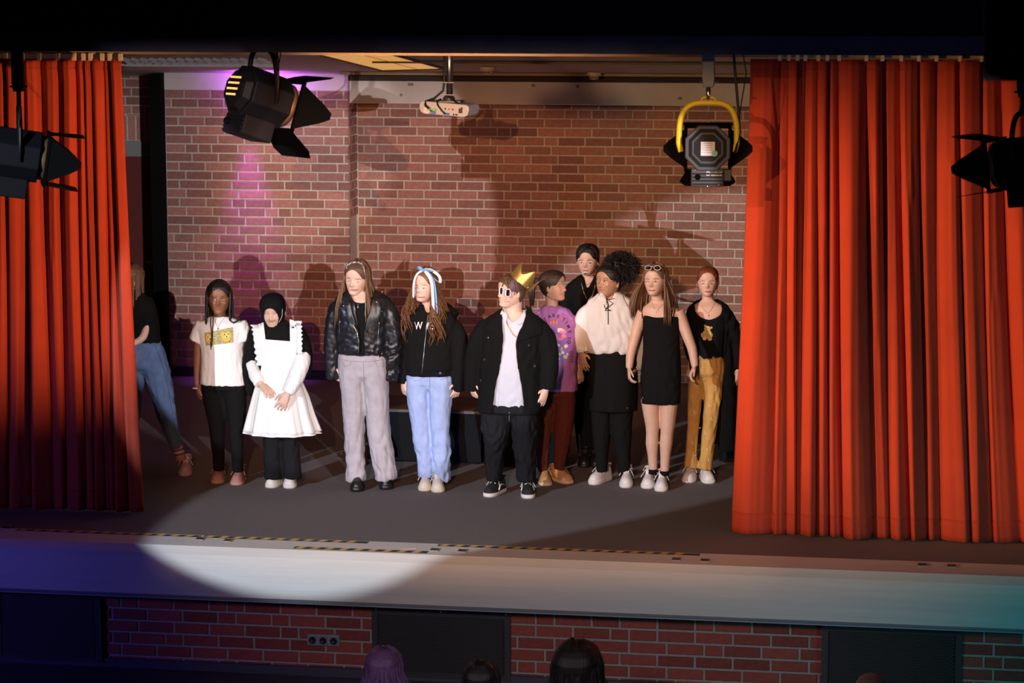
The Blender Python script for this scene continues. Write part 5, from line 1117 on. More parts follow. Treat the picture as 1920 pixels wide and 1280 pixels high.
P.garment('sweatshirt', pm, [(1042, 731, 39.5, .66), (1041.5, 715, 40, .68), (1041, 670, 39.5, .66), (1040, 630, 40, .64), (1040, 605, 41, .6), (1039.5, 591, 37, .54), (1038, 579, 25, .6), (1037, 573, 18, .75)],
          [[(1012, 600, 15), (1004, 632, 14.5), (1001, 665, 13), (1003, 690, 10)], [(1066, 597, 15, .02), (1074, 625, 14, .08), (1077.5, 655, 13, .12), (1081, 682, 10, .11)]], amp=.0045, freq=18)
P.garment('trousers', cloth('trousers_maroon', (.10, .022, .016), .9), hips([(1041, 722, 37.5, .64), (1041, 738, 38.5, .64)]), [lL, lR], amp=.005, freq=24)
SK = ['sweatshirt']
ar = P.patch([(1012, 600), (1064, 600), (1065, 677), (1013, 677)], SK, 'print_panel', M('print_lilac', (.30, .13, .42), .85), off=.0025, n=12, m=16)
og = M('print_orange', (.80, .24, .10), .8); pkk = M('print_pink', (.72, .22, .42), .8); gn = M('print_green', (.45, .55, .25), .8); wt = M('print_white', (.75, .70, .64), .8); orr = M('print_amber', (.85, .38, .06), .8)
for k in range(11):
    a = math.pi*(.06+.88*k/10); P.line([(1038-17*math.cos(a), 619-12*math.sin(a)), (1038-25*math.cos(a), 619-19*math.sin(a))], SK, .0062, 'sun_ray', og, ar, off=.004, sub=3, flat=.15)
for x, y, rx, ry, mt in ((1050, 619, .034, .020, wt), (1056, 622, .030, .018, pkk), (1043, 630, .022, .020, pkk), (1057, 630, .024, .020, pkk), (1050, 635, .030, .016, pkk), (1042, 630, .012, .012, orr), (1057, 619, .013, .010, orr), (1057, 631, .012, .010, orr), (1050, 636, .014, .008, orr),
                        (1046, 647, .020, .012, wt), (1061, 649, .018, .018, wt), (1053, 655, .010, .026, gn), (1049, 664, .016, .014, gn), (1060, 669, .020, .016, gn), (1055, 661, .014, .012, wt), (1064, 664, .010, .012, wt), (1046, 672, .018, .014, wt), (1061, 649, .007, .007, orr)):
    P.blob(x, y, SK, rx*.9, ry*.9, 'flower_print', mt, ar, off=.005, th=.0012, n=10)
blk = M('print_black', (.02, .015, .02), .8)
for ch, x, y, rot in (('T', 1022, 599, .62), ('A', 1030.5, 593.5, .30), ('K', 1038.5, 591.5, .05), ('E', 1046.5, 593, -.22), ('T', 1057, 599, -.55), ('I', 1062, 605, -.75), ('M', 1065.5, 612, -1.05), ('E', 1067.5, 622, -1.3), ('T', 1067, 634, -1.57), ('O', 1066.5, 641, -1.57)):
    P.glyph(ch, x, y, 6.4, SK, 'curved_lettering', blk, ar, rot=rot, off=.005)
for ch, y in (('D', 661), ('O', 668), ('I', 674), ('T', 678)): P.glyph(ch, 1070.5, y, 5.5, SK, 'curved_lettering', blk, ar, rot=-1.57, off=.005)
P.line([(1046, 686), (1056, 684), (1066, 683)], SK, .0035, 'caption_print', orr, ar, off=.004, flat=.15); P.line([(1046, 689.5), (1055, 688), (1064, 687)], SK, .0025, 'caption_print', orr, ar, off=.004, flat=.15)
hc = P.cap(h_dark, 1.07)
mb = MB()
rr = random.Random(2)
for i in range(26):
    a = rr.uniform(-1, 1); b = rr.uniform(-1, 1); p0 = P.W((.05*a, -.44, .12+.08*b)); mb.tube([p0, p0+np.array([-.05+.01*a, .02+.02*b, .005]), p0+np.array([-.075+.02*a, .03+.03*b, -.06]), p0+np.array([-.07+.02*a, .03+.03*b, -.15+.02*b])], [.008, .010, .009, .003], 6)
P.putmb(mb, 'ponytail', h_dark, hc)
P.blob(1051.8, 533.2, ['body'], .008, .0045, 'eye', eyew, off=.0005, th=.003); P.blob(1052.8, 533.2, ['body'], .004, .0042, 'iris', irisb, off=.003, th=.0015); P.line([(1049, 533), (1051, 531.8), (1054, 532.4)], ['body'], .0014, 'eyelid', lash, off=.002); P.line([(1048, 528.5), (1051.5, 526.8), (1055, 528)], ['body'], .002, 'eyebrow', lash, off=.001)
P.line([(1049.5, 550.8), (1052, 551.6), (1055, 551.4)], ['body'], .003, 'lips', lip_p, off=.001); P.line([(1049.5, 551.0), (1055, 551.6)], ['body'], .001, 'mouth_line', lash, off=.0035)
tn = M('shoe_tan', (.50, .27, .11), .7, bump=.2, bs=150); tns = M('sole_tan', (.60, .47, .36), .6); tnc = M('toe_pale', (.62, .52, .47), .5)
P.shoe((1024, 911), 6, (tn, tns, tn), L=.26, sole=.022); P.shoe((1070, 907), 38, (tn, tns, tn), L=.26, sole=.022, toe_cap=tnc)
# ---------------------------------------------------------------- black shirt, at the back
P = Person('person with short black hair and drawn moustache in a black shirt at the back', (1103, 866), group=GRP)
tr = [(1103, 690, 38), (1103, 650, 36), (1103, 600, 38), (1103, 565, 41), (1103, 545, 41, .55), (1103, 533, 36, .5), (1103, 524, 20, .55), (1102, 519, 13, .65)]
aL = [(1068, 547, 12), (1060, 580, 11), (1060, 620, 10), (1064, 655, 7)]; aR = [(1138, 547, 12), (1146, 580, 11), (1146, 620, 10), (1142, 655, 7)]
lL = [(1085, 688, 19), (1087, 740, 17), (1091, 790, 14), (1095, 830, 12), (1097, 862, 10)]; lR = [(1121, 688, 19), (1120, 740, 17), (1118, 790, 14), (1117, 830, 12), (1116, 862, 10)]
P.head((1102, 487), 56, -12, 7, 0); P.neck((1103, 528), r=11.5)
body(P, tr, [aL, aR], [lL, lR], [hang((1064, 655, 0), (1066, 688, 0), -1), hang((1142, 655, 0), (1140, 688, 0), 1)], sk_fair, voxel=.0055)
P.garment('black_shirt', c_black, [(1103, 700, 41, .62), (1103, 650, 40, .62), (1103, 600, 41, .62), (1103, 565, 44, .6), (1103, 545, 44, .55), (1103, 532, 38, .5), (1102, 523, 25, .6), (1102, 516, 17, .8)], [[(1068, 545, 16), (1060, 580, 15), (1060, 620, 13), (1064, 652, 11)], [(1138, 545, 16), (1146, 580, 15), (1146, 620, 13), (1142, 652, 11)]],
          cuts=[[(1089, 506), (1117, 506), (1116, 520), (1101, 541), (1090, 520)]], amp=.004)
P.patch([(1089, 513), (1095, 520), (1099, 539), (1086, 525)], ['black_shirt', 'body'], 'shirt_collar', c_black, off=.012, n=4, m=4); P.patch([(1116, 515), (1119, 524), (1106, 539), (1107, 532)], ['black_shirt', 'body'], 'shirt_collar', c_black, off=.012, n=4, m=4)
P.garment('trousers', c_black, hips([(1103, 680, 39, .62), (1103, 705, 38, .64)]), [[(a, b, c+1.5) for a, b, c in lL], [(a, b, c+1.5) for a, b, c in lR]], amp=.004)
P.face([(1090, 493), (1106, 493.4)], (1097.3, 506.8, 5), lip_p, M('brow_black', (.012, .01, .01), .7), irisb, [(1088.5, 488.2), (1107, 488)], smile=-.8, brow_r=.0028)
fp = M('face_paint_dark', (.10, .075, .075), .7)
P.line([(1090.5, 505.5), (1094, 503), (1097, 503.2)], ['body'], .002, 'drawn_moustache', fp, off=.001, flat=.4); P.line([(1099, 503.2), (1101.5, 503.4), (1104, 505.6)], ['body'], .002, 'drawn_moustache', fp, off=.001, flat=.4); P.blob(1098, 512.8, ['body'], .016, .007, 'drawn_beard', fp, off=.0008, th=.001)
hc = P.cap(h_black, 1.10, hairline=(.30, .40))
for k in range(16):
    u = k/15; P.line([(1105, 458+2*u), (1096-8*u+2*math.sin(k), 461+8*u), (1088-3*u, 471+9*u), (1083+3*u, 480+3*u)], ['cap', 'body'], .007, 'hair_lock', h_black, hc, off=.008, sub=4, flat=.6)
for k in range(12):
    u = k/11; P.line([(1107, 459+2*u), (1114+4*u, 464+6*u), (1119+3*u, 476+5*u), (1120+3*u, 489+4*u)], ['cap', 'body'], .007, 'hair_lock', h_black, hc, off=.008, sub=4, flat=.6)
P.line([(1089, 521), (1091, 535), (1095, 549), (1100, 560)], ['body', 'black_shirt'], .0016, 'necklace', metal, off=.005, sub=5); P.line([(1117, 524), (1115, 540), (1110, 556), (1102, 562)], ['body', 'black_shirt'], .0016, 'necklace', metal, off=.005, sub=5); P.line([(1093, 528), (1101, 534), (1115, 526)], ['body'], .0016, 'choker', lash, off=.003)
P.shoe((1094, 876), -6, (bk_, bk_, bk_), sole=.02); P.shoe((1118, 876), 6, (bk_, bk_, bk_), sole=.02)
# ---------------------------------------------------------------- white lace-up blouse, black apron
P = Person('person with a dark hair puff in a white laced blouse and black apron skirt', (1142, 907), group=GRP)
tr = [(1149, 740, 42), (1149, 700, 41), (1148, 660, 38), (1147, 625, 42), (1146, 598, 46), (1146, 578, 47, .58), (1146, 565, 40, .5), (1145, 555, 24, .55), (1144, 549, 15, .7)]
aL = [(1104, 582, 15), (1094, 608, 13.5), (1090, 636, 11.5), (1090, 662, 7.5)]; aR = [(1186, 582, 15, .03), (1195, 612, 13, .06), (1198, 645, 11, .07), (1193, 690, 7, .02)]
lL = [(1128, 745, 21), (1128, 768, 20), (1128, 790, 18.8), (1128, 815, 16.8), (1128, 845, 13.2), (1128, 866, 11.2), (1129, 884, 10)]; lR = [(1168, 745, 21), (1167, 768, 20.5), (1166, 790, 19.6), (1166, 815, 18), (1168, 845, 14.4), (1170, 868, 12.2), (1170, 888, 10.5)]
P.head((1142, 527), 60, -40, 3, 0, wide=1.06); P.neck((1145, 562), r=14)
body(P, tr, [aL, aR], [lL, lR], [dict(w=(1090, 661, 0), tip=(1096, 692, -.04), n=(.5, .8, 0), t=(1, -.3, 0), curl=.4, spread=1.3, s=.95), dict(w=(1192, 692, .0), tip=(1179, 714, -.06), n=(-.3, .3, .9), t=(-.4, -.9, 0), curl=.8, s=.9)], sk_brown)
bl_ = cloth('blouse_white', (.70, .67, .66), .8)
P.garment('blouse', bl_, [(1148, 662, 42, .68), (1148, 652, 47, .7), (1147, 635, 50, .7), (1146, 610, 50, .68), (1146, 590, 50, .64), (1146, 575, 49, .58), (1146, 563, 42, .52), (1145, 554, 28, .6), (1144, 548, 20, .8)],
          [[(1108, 581, 15), (1099, 592, 18), (1094, 608, 19.5), (1089, 633, 17.5), (1088.5, 650, 13.5), (1089.5, 660, 12)], [(1183, 581, 14, .02), (1191, 592, 16.5, .04), (1197, 612, 17, .06), (1200, 645, 16.5, .07), (1199, 672, 15, .06), (1195, 686, 12, .04), (1195, 695, 13, .03)]], cuts=[[(1131, 544), (1153, 544), (1150, 556), (1141, 566), (1134, 558)]], amp=.0055, freq=18)
P.putmb(MB().tube([P.p(1195+13*math.cos(q), 694+4*math.sin(q)+1.5*math.sin(5*q), .03+.05*math.sin(q)) for q in (2*math.pi*k/30 for k in range(31))], .012, 8, .5), 'cuff_ruffle', bl_)
P.putmb(MB().tube([P.p(1089+13*math.cos(q), 659+3*math.sin(q)+1.2*math.sin(5*q), .045*math.sin(q)) for q in (2*math.pi*k/30 for k in range(31))], .010, 8, .5), 'cuff_ruffle', bl_)
P.patch([(1127, 548), (1136, 556), (1137, 572), (1115, 566)], ['blouse', 'body'], 'collar', bl_, off=.013, n=6, m=6); P.patch([(1152, 557), (1166, 553), (1176, 574), (1157, 570)], ['blouse', 'body'], 'collar', bl_, off=.013, n=6, m=6)
lc = M('lace_black', (.012, .012, .012), .6)
for pts in ([(1131, 556), (1138, 561), (1146, 561), (1153, 559)], [(1139, 560), (1140, 575), (1140, 590), (1140, 608)], [(1138, 562), (1150, 568.5), (1137, 579), (1146, 582), (1134, 582), (1141, 572), (1137, 563)], [(1137, 563), (1132.5, 570), (1134, 577), (1140, 580)]): P.line(pts, ['blouse', 'body'], .0026, 'lacing_cord', lc, off=.006, sub=5)
P.garment('leggings', c_black, hips([(1149, 700, 42, .64), (1149, 748, 43, .68)]), [[(a, b, c+.5) for a, b, c in lL], [(a, b, c+.5) for a, b, c in lR]], amp=.002)
skirt(P, [(1149, 654, 41), (1149, 680, 44), (1149, 720, 45.5), (1148, 745, 45.5), (1148, 768, 44.5)], 'apron_skirt', c_black, 5, .006, .4, dr=.72)
P.line([(1107, 664), (1128, 668), (1150, 668), (1190, 662)], ['apron_skirt'], .005, 'apron_band', c_black2, off=.003, sub=5, flat=.3); P.line([(1127, 668), (1121, 676), (1118, 690)], ['apron_skirt'], .005, 'apron_tie', c_black2, off=.006, flat=.4); P.line([(1128, 668), (1133, 680), (1135, 698)], ['apron_skirt'], .005, 'apron_tie', c_black2, off=.006, flat=.4); P.blob(1177, 764.5, ['apron_skirt'], .009, .009, 'fabric_label', M('label_pink', (.6, .3, .32), .7), off=.003, th=.0015)
P.face([(1121.8, 524), (1135, 527.6)], (1127, 543.3, 5.6), lip_p, lash, irisb, [(1121, 518.8), (1136, 521.6)], look=(-.8, 0))
gw = M('frame_gold_thin', (.55, .33, .20), .3, .8)
for cx_, cy_, rr_ in ((1121.5, 526.5, 3.9), (1135.5, 530.5, 5.6)): P.line([(cx_+rr_*math.cos(2*math.pi*k/16), cy_+rr_*math.sin(2*math.pi*k/16)) for k in range(17)], ['body'], .0011, 'glasses_rim', gw, off=.010, sub=1)
P.line([(1141, 529), (1150, 527.5), (1157, 525)], ['body'], .0011, 'glasses_temple', gw, off=.006)
hc = P.cap(h_black, 1.06, wide=1.06, hairline=(.33, .41))
rr = random.Random(5); mb = MB(); ctr = P.p(1163, 498, .03); rx_, rz_ = 31/P.k, 26/P.k
mb.sphere(ctr, (rx_*.86, rx_*.75, rz_*.86), 20, 14)
for i in range(900):
    d = np.array([rr.gauss(0, 1), rr.gauss(0, 1), rr.gauss(0, 1)]); d /= np.linalg.norm(d); p0 = ctr+d*np.array([rx_, rx_*.9, rz_])*rr.uniform(.80, .98); a0 = rr.uniform(0, 6.28); t1 = np.cross(d, [0.3, .5, .8]); t1 /= np.linalg.norm(t1); t2 = np.cross(d, t1); L = rr.uniform(.02, .045)
    if d[0] > .5: L *= 1.4
    mb.tube([p0+d*L*k/6+.0055*(t1*math.cos(a0+1.6*k)+t2*math.sin(a0+1.6*k))+np.array([0, 0, -.0006*k*k]) for k in range(7)], [.0042, .004, .0036, .0032, .0028, .0022, .0010], 3)
for i in range(60):
    p0 = P.p(rr.uniform(1150, 1168), rr.uniform(515, 530), rr.uniform(-.03, .06)); a0 = rr.uniform(0, 6.28)
    mb.tube([p0+np.array([.006*math.cos(a0+1.5*k), .006*math.sin(a0+1.5*k), -.008*k]) for k in range(6)], [.005, .005, .004, .004, .003, .001], 4)
P.putmb(mb, 'hair_puff', h_black, hc)
P.shoe((1109, 909), -32, (wh, whs, wh), L=.265, sole=.036, W=.102); P.shoe((1173, 915), -3, (wh, whs, wh), L=.265, sole=.036, W=.102)
# ---------------------------------------------------------------- short black dress
P = Person('person in a short black strap dress with sunglasses pushed up on long hair', (1230, 915), group=GRP)
tr = [(1239, 745, 35), (1239, 710, 36), (1240, 680, 34.5), (1240, 650, 32), (1240, 620, 32), (1240, 600, 34), (1240, 586, 37, .55), (1238, 576, 33, .5), (1234, 568, 18, .55), (1233, 562, 12, .7)]
aL = [(1207, 585, 12.5), (1198, 607, 11), (1190, 635, 10, -.02), (1183, 662, 9, -.04), (1180, 690, 6.6, -.06)]; aR = [(1271, 583, 12.5), (1281, 608, 11), (1291, 635, 10, -.02), (1298, 655, 9.2, -.03), (1303, 686, 6.8, -.05)]
lL = [(1220, 735, 19), (1219.5, 752, 17.5), (1221, 775, 15.2), (1223, 795, 13.4), (1223, 812, 11.8), (1222.5, 831, 12), (1223.5, 855, 9.2), (1224.5, 885, 7.6)]; lR = [(1255, 735, 19), (1254.5, 752, 17.5), (1253, 775, 15.6), (1252, 795, 14), (1250.5, 812, 12.2), (1249, 831, 12.3), (1247.5, 855, 9.6), (1246, 888, 7.8)]
P.head((1229, 525), 58, -20, 3, 2); P.neck((1233, 572), r=11)
for kx, ky in ((1222.5, 795), (1252, 795)): P.body.sphere(P.p(kx, ky, -.022), (.034, .032, .042), 12, 9); P.body.sphere(P.p(kx, ky+9, -.018), (.024, .024, .028), 12, 9)
for kx, ky in ((1222, 829), (1249.5, 829)): P.body.sphere(P.p(kx, ky, .022), (.038, .036, .10), 12, 9)
body(P, tr, [aL, aR], [lL, lR], [dict(w=(1180, 690, -.06), tip=(1181, 716, -.10), n=(.9, .2, 0), t=(0, -1, 0), curl=.85, s=.9), dict(w=(1303, 686, -.05), tip=(1290, 712, -.09), n=(.5, .3, .6), t=(-.5, -.8, 0), curl=.9, s=.9)], sk_light, bare_arm=True, bare_leg=True, tshrink=.97)
P.garment('black_dress', c_black, [(1239, 756, 36, .64), (1239, 735, 37.5, .66), (1239, 705, 38, .66), (1240, 680, 36.5, .66), (1240, 650, 34.2, .66), (1240, 620, 34.2, .66), (1240, 603, 35.5, .66), (1240, 589, 36.2, .60)], amp=.002, cuts=[[(1195, 580), (1290, 575), (1278, 594), (1258, 593), (1240, 595), (1222, 594), (1208, 590), (1200, 596)]])
for pts in ([(1204.5, 597), (1203.5, 582), (1206, 566)], [(1258, 594), (1261, 582), (1263, 568)], [(1262, 594), (1265, 582), (1266, 569)]): P.line(pts, ['body', 'black_dress'], .0035, 'shoulder_strap', c_black, off=.003, sub=5, flat=.5)
P.face([(1213.6, 528.4), (1229.5, 528.4)], (1222, 544, 5.8), lip_p, MATS['brow_brown'], irisg, [(1212.5, 523.4), (1230.5, 522.8)], look=(-.5, 0))
hc = P.cap(h_light, 1.075)
P.strands(h_light, P.p(P.cx, 588)[2], hc, n=110, rad=.010, phis=(92, 268), drift=-.02, seed=31, out=.07, grow=1.12, fan=.03)
P.strands(h_light, P.p(P.cx, 597)[2], hc, n=34, rad=.009, phis=(252, 290), drift=.09, seed=32, out=.045, grow=1.08, jit=.05, fan=.02)
P.strands(h_light, P.p(P.cx, 588)[2], hc, n=55, rad=.009, phis=(70, 110), drift=.01, seed=33, out=.13, grow=1.09, jit=.05, fan=.025)
gm2 = M('frame_clear', (.55, .48, .45), .25)
g2 = lens(P, (1215.5, 502), .023, .015, R(10), -.125, gm2, gl_, r=.003, sq=.9); lens(P, (1232.5, 502), .023, .016, R(-4), -.125, gm2, gl_, g2, r=.003, name='lens_frame', sq=.9); P.putmb(MB().tube([P.p(1221, 500, -.128), P.p(1227, 500, -.128)], .003, 6), 'bridge', gm2, g2); P.putmb(MB().tube([P.p(1238, 501, -.12), P.p(1243, 505, -.08), P.p(1247, 512, -.02)], .003, 6), 'temple', gm2, g2)
P.line([(1222, 566), (1226, 576), (1230.5, 584), (1238, 576), (1246, 567)], ['body'], .001, 'necklace', metal, off=.002, sub=4); P.blob(1230.5, 586, ['body'], .003, .005, 'pendant', metal, off=.003)
for nd in (lL, lR):
    q = nd[-1]; P.putmb(MB().tube([P.p(q[0], q[1]-6), P.p(q[0], q[1]+3)], (8.6)/P.k, 16), 'ankle_sock', c_black)
P.shoe((1213, 916.5), -6, (wh, whs, wh), L=.25, sole=.03); P.shoe((1239, 922), -3, (wh, whs, wh), L=.25, sole=.03)
# ---------------------------------------------------------------- teddy bear top, gold trousers
P = Person('person with tied red hair in a black teddy bear top, long cardigan and gold trousers', (1311, 903), group=GRP)
tr = [(1325, 700, 32), (1325, 672, 30), (1326, 645, 28), (1326, 618, 31), (1327, 596, 36), (1328, 584, 38, .55), (1328, 573, 33, .5), (1327, 565, 17, .55), (1327, 560, 11, .7)]
aL = [(1299, 586, 11, .03), (1294, 615, 10, .06), (1293, 645, 9, .06), (1300, 680, 6.6, .0)]; aR = [(1359, 584, 12), (1371, 615, 11), (1378, 650, 10, .02), (1384, 690, 7, .02)]
lL = [(1310, 682, 18), (1307, 715, 15.5), (1303, 750, 13), (1299.5, 800, 11), (1296, 845, 10.8), (1296, 866, 12), (1295, 876, 12.5)]; lR = [(1338, 682, 18.5), (1338, 715, 17), (1336, 750, 15.5), (1330.5, 800, 14), (1326, 845, 12.4), (1323, 868, 12.5), (1322, 879, 13.2)]
P.head((1327, 528), 55, -2, 3, 0); P.neck((1327, 570), r=10.5)
body(P, tr, [aL, aR], [lL, lR], [dict(w=(1300, 682, .0), tip=(1288, 706, -.06), n=(.4, .5, .5), t=(-.6, -.7, .2), curl=.9, s=.88), hang((1384, 690, 0), (1386, 725, 0), 1)], sk_pale)
P.garment('black_top', c_black, [(1325, 672, 32, .64), (1326, 645, 31, .64), (1326, 618, 33.5, .64), (1327, 598, 37, .6), (1328, 586, 39, .55), (1328, 575, 35, .5), (1328, 567, 24, .55)], cuts=[[(1300, 555), (1356, 555), (1353, 588), (1343, 596), (1331, 600), (1319, 598), (1309, 591), (1302, 582)]], amp=.0025)
gd = cloth('trousers_gold', (.56, .32, .095), .42, .15, var=.12, vs=9)
P.garment('trousers', gd, hips([(1325, 664, 31, .64), (1325, 682, 34, .64), (1324, 698, 35, .62)]), [lL, lR], amp=.006, freq=22, st=(1.5, 1.5, .35))
P.line([(1300, 671), (1325, 674), (1350, 670)], ['trousers', 'black_top'], .006, 'waistband', gd, off=.006, sub=6, flat=.4)
pf = M('print_flower_pale', (.66, .48, .25), .6)
for x, y in ((1303, 722), (1316, 745), (1338, 730), (1330, 760), (1302, 772), (1309, 800), (1334, 785), (1322, 812), (1298, 830), (1326, 842), (1310, 715), (1343, 705), (1301, 852), (1329, 862)): P.blob(x, y, ['trousers'], .006, .017, 'petal_print', pf, off=.002, th=.001, n=8); P.blob(x+3, y+2, ['trousers'], .009, .005, 'petal_print', pf, off=.002, th=.001, n=8, rot=.7)
cg = cloth('cardigan_black', (.006, .006, .0065), .9, .4, 300)
P.garment('cardigan', cg, [(1337, 842, 44, .62), (1337, 800, 45, .62), (1336, 740, 45, .64), (1335, 690, 43, .66), (1332, 640, 42, .66), (1331, 605, 43, .62), (1330, 588, 42, .56), (1330, 576, 37, .5), (1329, 566, 26, .5), (1328, 561, 18, .6)], [[(1304, 586, 11, .03), (1298, 598, 13, .05), (1294, 617, 13.5, .06), (1293, 645, 12.5, .06), (1298, 670, 10.5, .02)], [(1353, 585, 12), (1362, 596, 14.5), (1371, 614, 16), (1379, 650, 15.5, .02), (1385, 690, 14, .02)]],
          cuts=[[(1301, 545), (1351, 545), (1354, 580), (1360, 600), (1358, 660), (1357, 730), (1352, 780), (1348, 900), (1270, 900), (1280, 760), (1298, 690), (1308, 660), (1304, 610)], ('all', [(1262, 832), (1347, 832), (1347, 910), (1262, 910)])], amp=.0055, freq=16, thick=.006)
TB = ['black_top']; br = M('bear_fur', (.62, .42, .16), .8, var=.15, vs=150); br2 = M('bear_pale', (.74, .56, .30), .8)
bb_ = P.blob(1326, 626, TB, .036, .036, 'bear_print', br, off=.003, th=.0012)
for x, y, rx, ry, mt in ((1326.5, 616, .026, .022, br), (1322, 610.5, .009, .009, br), (1334, 614, .009, .009, br), (1321, 634, .017, .016, br2), (1331, 635, .017, .016, br2), (1316.5, 628, .010, .018, br), (1334, 628, .009, .018, br), (1326.5, 618.5, .011, .009, br2)): P.blob(x, y, TB, rx, ry, 'bear_print_piece', mt, bb_, off=.005, th=.001, n=12)
for x, y in ((1324.5, 615), (1329, 615.5), (1326.6, 618)): P.blob(x, y, TB, .003, .003, 'bear_feature', ink, bb_, off=.0075, th=.001, n=6)
P.face([(1317.8, 532.4), (1334.2, 532.3)], (1327.2, 546.6, 5.4), lip_r, M('brow_red', (.22, .09, .04), .7), irisg, [(1316.5, 527), (1335, 527)], look=(0, 0))
hc = P.cap(h_red, 1.06)
P.putmb(MB().sphere(P.W((0, -.50, .25)), .038, 14, 10), 'hair_bun', h_red, hc)
for pts in ([(1309, 515), (1307, 528), (1309, 540)], [(1344, 515), (1346, 530), (1345, 545), (1343, 556)], [(1343, 514), (1341, 522), (1343, 530)]): P.line(pts, ['cap', 'body'], .0022, 'hair_wisp', h_red, hc, off=.006, sub=5)
P.line([(1315, 572), (1322, 583), (1328.5, 587), (1335, 578), (1341, 568)], ['body'], .001, 'necklace', MATS['chain_dark'], off=.002, sub=4); P.blob(1329, 591, ['body'], .0025, .008, 'cross_pendant', MATS['chain_dark'], off=.003); P.blob(1329, 590, ['body'], .006, .002, 'cross_pendant', MATS['chain_dark'], off=.003)
P.shoe((1289, 905.5), -10, (wh, whs, wh), L=.25, sole=.026); P.shoe((1332, 907), 14, (wh, whs, wh), L=.25, sole=.026)
# ---------------------------------------------------------------- half hidden behind the left curtain
P = Person('person in blue jeans bending away behind the left curtain, mostly hidden', (343, 888), group=GRP)
tr = [(272, 665, 28), (272, 640, 26), (268, 610, 26), (263, 585, 28), (258, 566, 28, .6), (254, 556, 22, .55), (250, 548, 12, .6)]
aR = [(276, 572, 11), (278, 600, 10.5, -.03), (268, 632, 9, -.08), (246, 645, 7, -.12)]; aL = [(240, 572, 11), (232, 605, 10), (226, 635, 8), (222, 660, 6.5)]
lR = [(283, 660, 24), (292, 690, 24.5), (302, 730, 22), (310, 765, 18.5), (318, 795, 15), (326, 820, 12.5), (332, 840, 11)]; lL = [(255, 660, 24), (250, 700, 22), (246, 760, 18), (246, 810, 14), (248, 850, 10)]
P.head((243, 525), 56, -70, 5, 0); P.neck((250, 556), r=11)
body(P, tr, [aL, aR], [lL, lR + [(337, 862, 8)]], [hang((222, 660, 0), (222, 692, 0), -1), dict(w=(246, 645, -.12), tip=(228, 650, -.14), n=(0, .3, -1), t=(0, -1, 0))], sk_fair, voxel=.006)
P.garment('black_t_shirt', c_black, [(275, 646, 26, .7), (272, 625, 27, .7), (268, 600, 28.5, .68), (263, 580, 30, .64), (259, 564, 29, .58), (255, 555, 22, .6), (251, 548, 14, .8)], [[(274, 568, 14), (279, 588, 13.5, -.02), (277, 606, 13, -.04)], [(242, 570, 14), (236, 588, 13), (232, 606, 13)]], amp=.004)
jd = cloth('jeans_blue', (.13, .20, .36), .9, var=.2, vs=12, bump=.3, bs=500)
P.garment('jeans', jd, hips([(271, 640, 29, .75), (270, 660, 37, .7), (269, 685, 40, .68)]), [lR, lL], amp=.0045, freq=24)
P.line([(287, 640), (298, 665), (309, 700), (318, 740), (324, 780), (334, 830)], ['jeans'], .0016, 'side_seam', M('seam_navy', (.04, .07, .16), .9), off=.002, sub=6)
sm1 = M('sock_pink', (.55, .25, .30), .9); mb = MB(); mb.tube([P.p(333, 836), P.p(337, 850), P.p(339, 862)], [9.5/P.k, 9/P.k, 10/P.k], 16); sk1 = P.putmb(mb, 'striped_sock', sm1)
for y, mt in ((842, lash), (846, M('sock_white', (.7, .66, .66), .9)), (850, lash)): mb = MB(); mb.tube([P.p(331+(y-836)*.27+2, y), P.p(331.4+(y-836)*.27+2, y+1.6)], 10/P.k, 16); P.putmb(mb, 'sock_stripe', mt, sk1)
P.cap(h_brown, 1.08); P.strands(h_brown, P.p(P.cx, 570)[2], n=40, rad=.009, phis=(80, 280), drift=0, seed=41)
pl_ = M('shoe_lilac', (.50, .30, .40), .6); P.shoe((346, 893), -6, (pl_, pl_, wh), L=.25, sole=.03); P.shoe((240, 893), -6, (pl_, pl_, wh), L=.25, sole=.03)
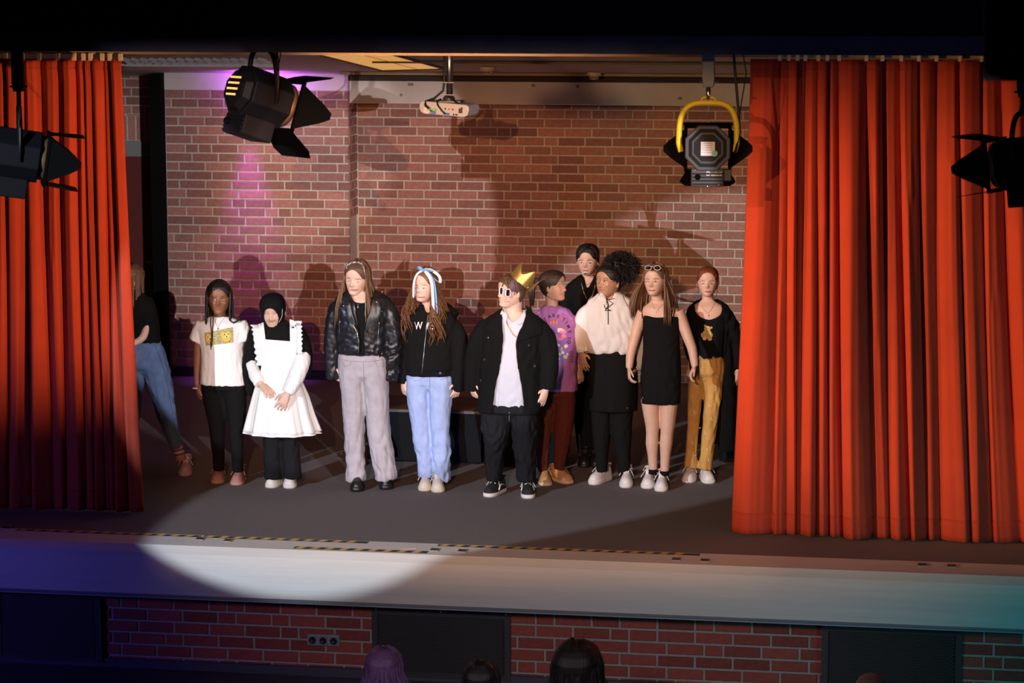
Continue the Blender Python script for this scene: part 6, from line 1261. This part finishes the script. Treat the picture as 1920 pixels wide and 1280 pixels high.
# ---------------------------------------------------------------- heads in the audience
def spectator(px, top, wpx, Y, hmat, label, bald=False):
    P = Person(label, (px, top), Y=Y, group='people watching from the hall'); k = P.k; c = P.p(px, top)
    P.base = np.array([c[0], Y, ZF]); P.root.location = tuple(P.base)
    Hh = .225*k
    P.head((px, top+Hh*.52), Hh, 165, 8, 0); b = P.p(px, top+Hh*1.02); P.neck((px, top+Hh*1.12), .02, r=.055*k)
    rows = [(px, top+Hh*r_, w_*k, d_) for r_, w_, d_ in ((1.15, .07, .7), (1.25, .16, .5), (1.4, .20, .55), (1.8, .19, .6), (2.4, .17, .65), (3.2, .18, .7))]
    P.torso(P.body, rows)
    z = P.p(px, top+Hh*3.2)[2]
    for sg in (-1, 1):
        h_ = np.array([c[0]+sg*.09, Y, z+.02]); kn = h_+np.array([0, .42, -.0]); ft = np.array([kn[0], kn[1], ZF+.03]); P.body.tube([h_, kn], [.08, .06], 12); P.body.tube([kn, (kn+ft)/2, ft], [.06, .055, .04], 12)
        sh = np.array([c[0]+sg*.20, Y, P.p(px, top+Hh*1.42)[2]]); P.body.tube([sh, sh+np.array([sg*.03, .04, -.26]), sh+np.array([-sg*.04, .24, -.30])], [.05, .042, .03], 10)
    P.finish_body(sk_fair, .010, .5)
    P.garment('dark_jacket', c_black, [(a, b_, w_*1.06, d_) for a, b_, w_, d_ in rows[1:]], amp=.003, voxel=.014)
    if not bald:
        cp = P.cap(hmat, 1.10*wpx/(.70*.225*k), keep=lambda q: q[1] < .12 or q[2] > .28); P.strands(hmat, P.p(px, top+Hh*1.25)[2], cp, n=110, rad=.012, phis=(60, 300), drift=0, seed=int(px), out=.03, grow=1.12*wpx/(.70*.225*k), fan=.03)
    return P
spectator(720, 1218, 60, -3.0, hairm('hair_lilac', (.11, .055, .16)), 'spectator with pale lilac hair in front of the middle grille')
spectator(902, 1243, 60, -3.2, h_black, 'spectator with black hair low at the lower right corner of the middle grille')
spectator(1082, 1222, 84, -2.6, h_black, 'spectator with big black hair right of the middle grille')
spectator(1632, 1259, 60, -3.2, h_black, 'bald spectator in front of the teal lit grille', True)
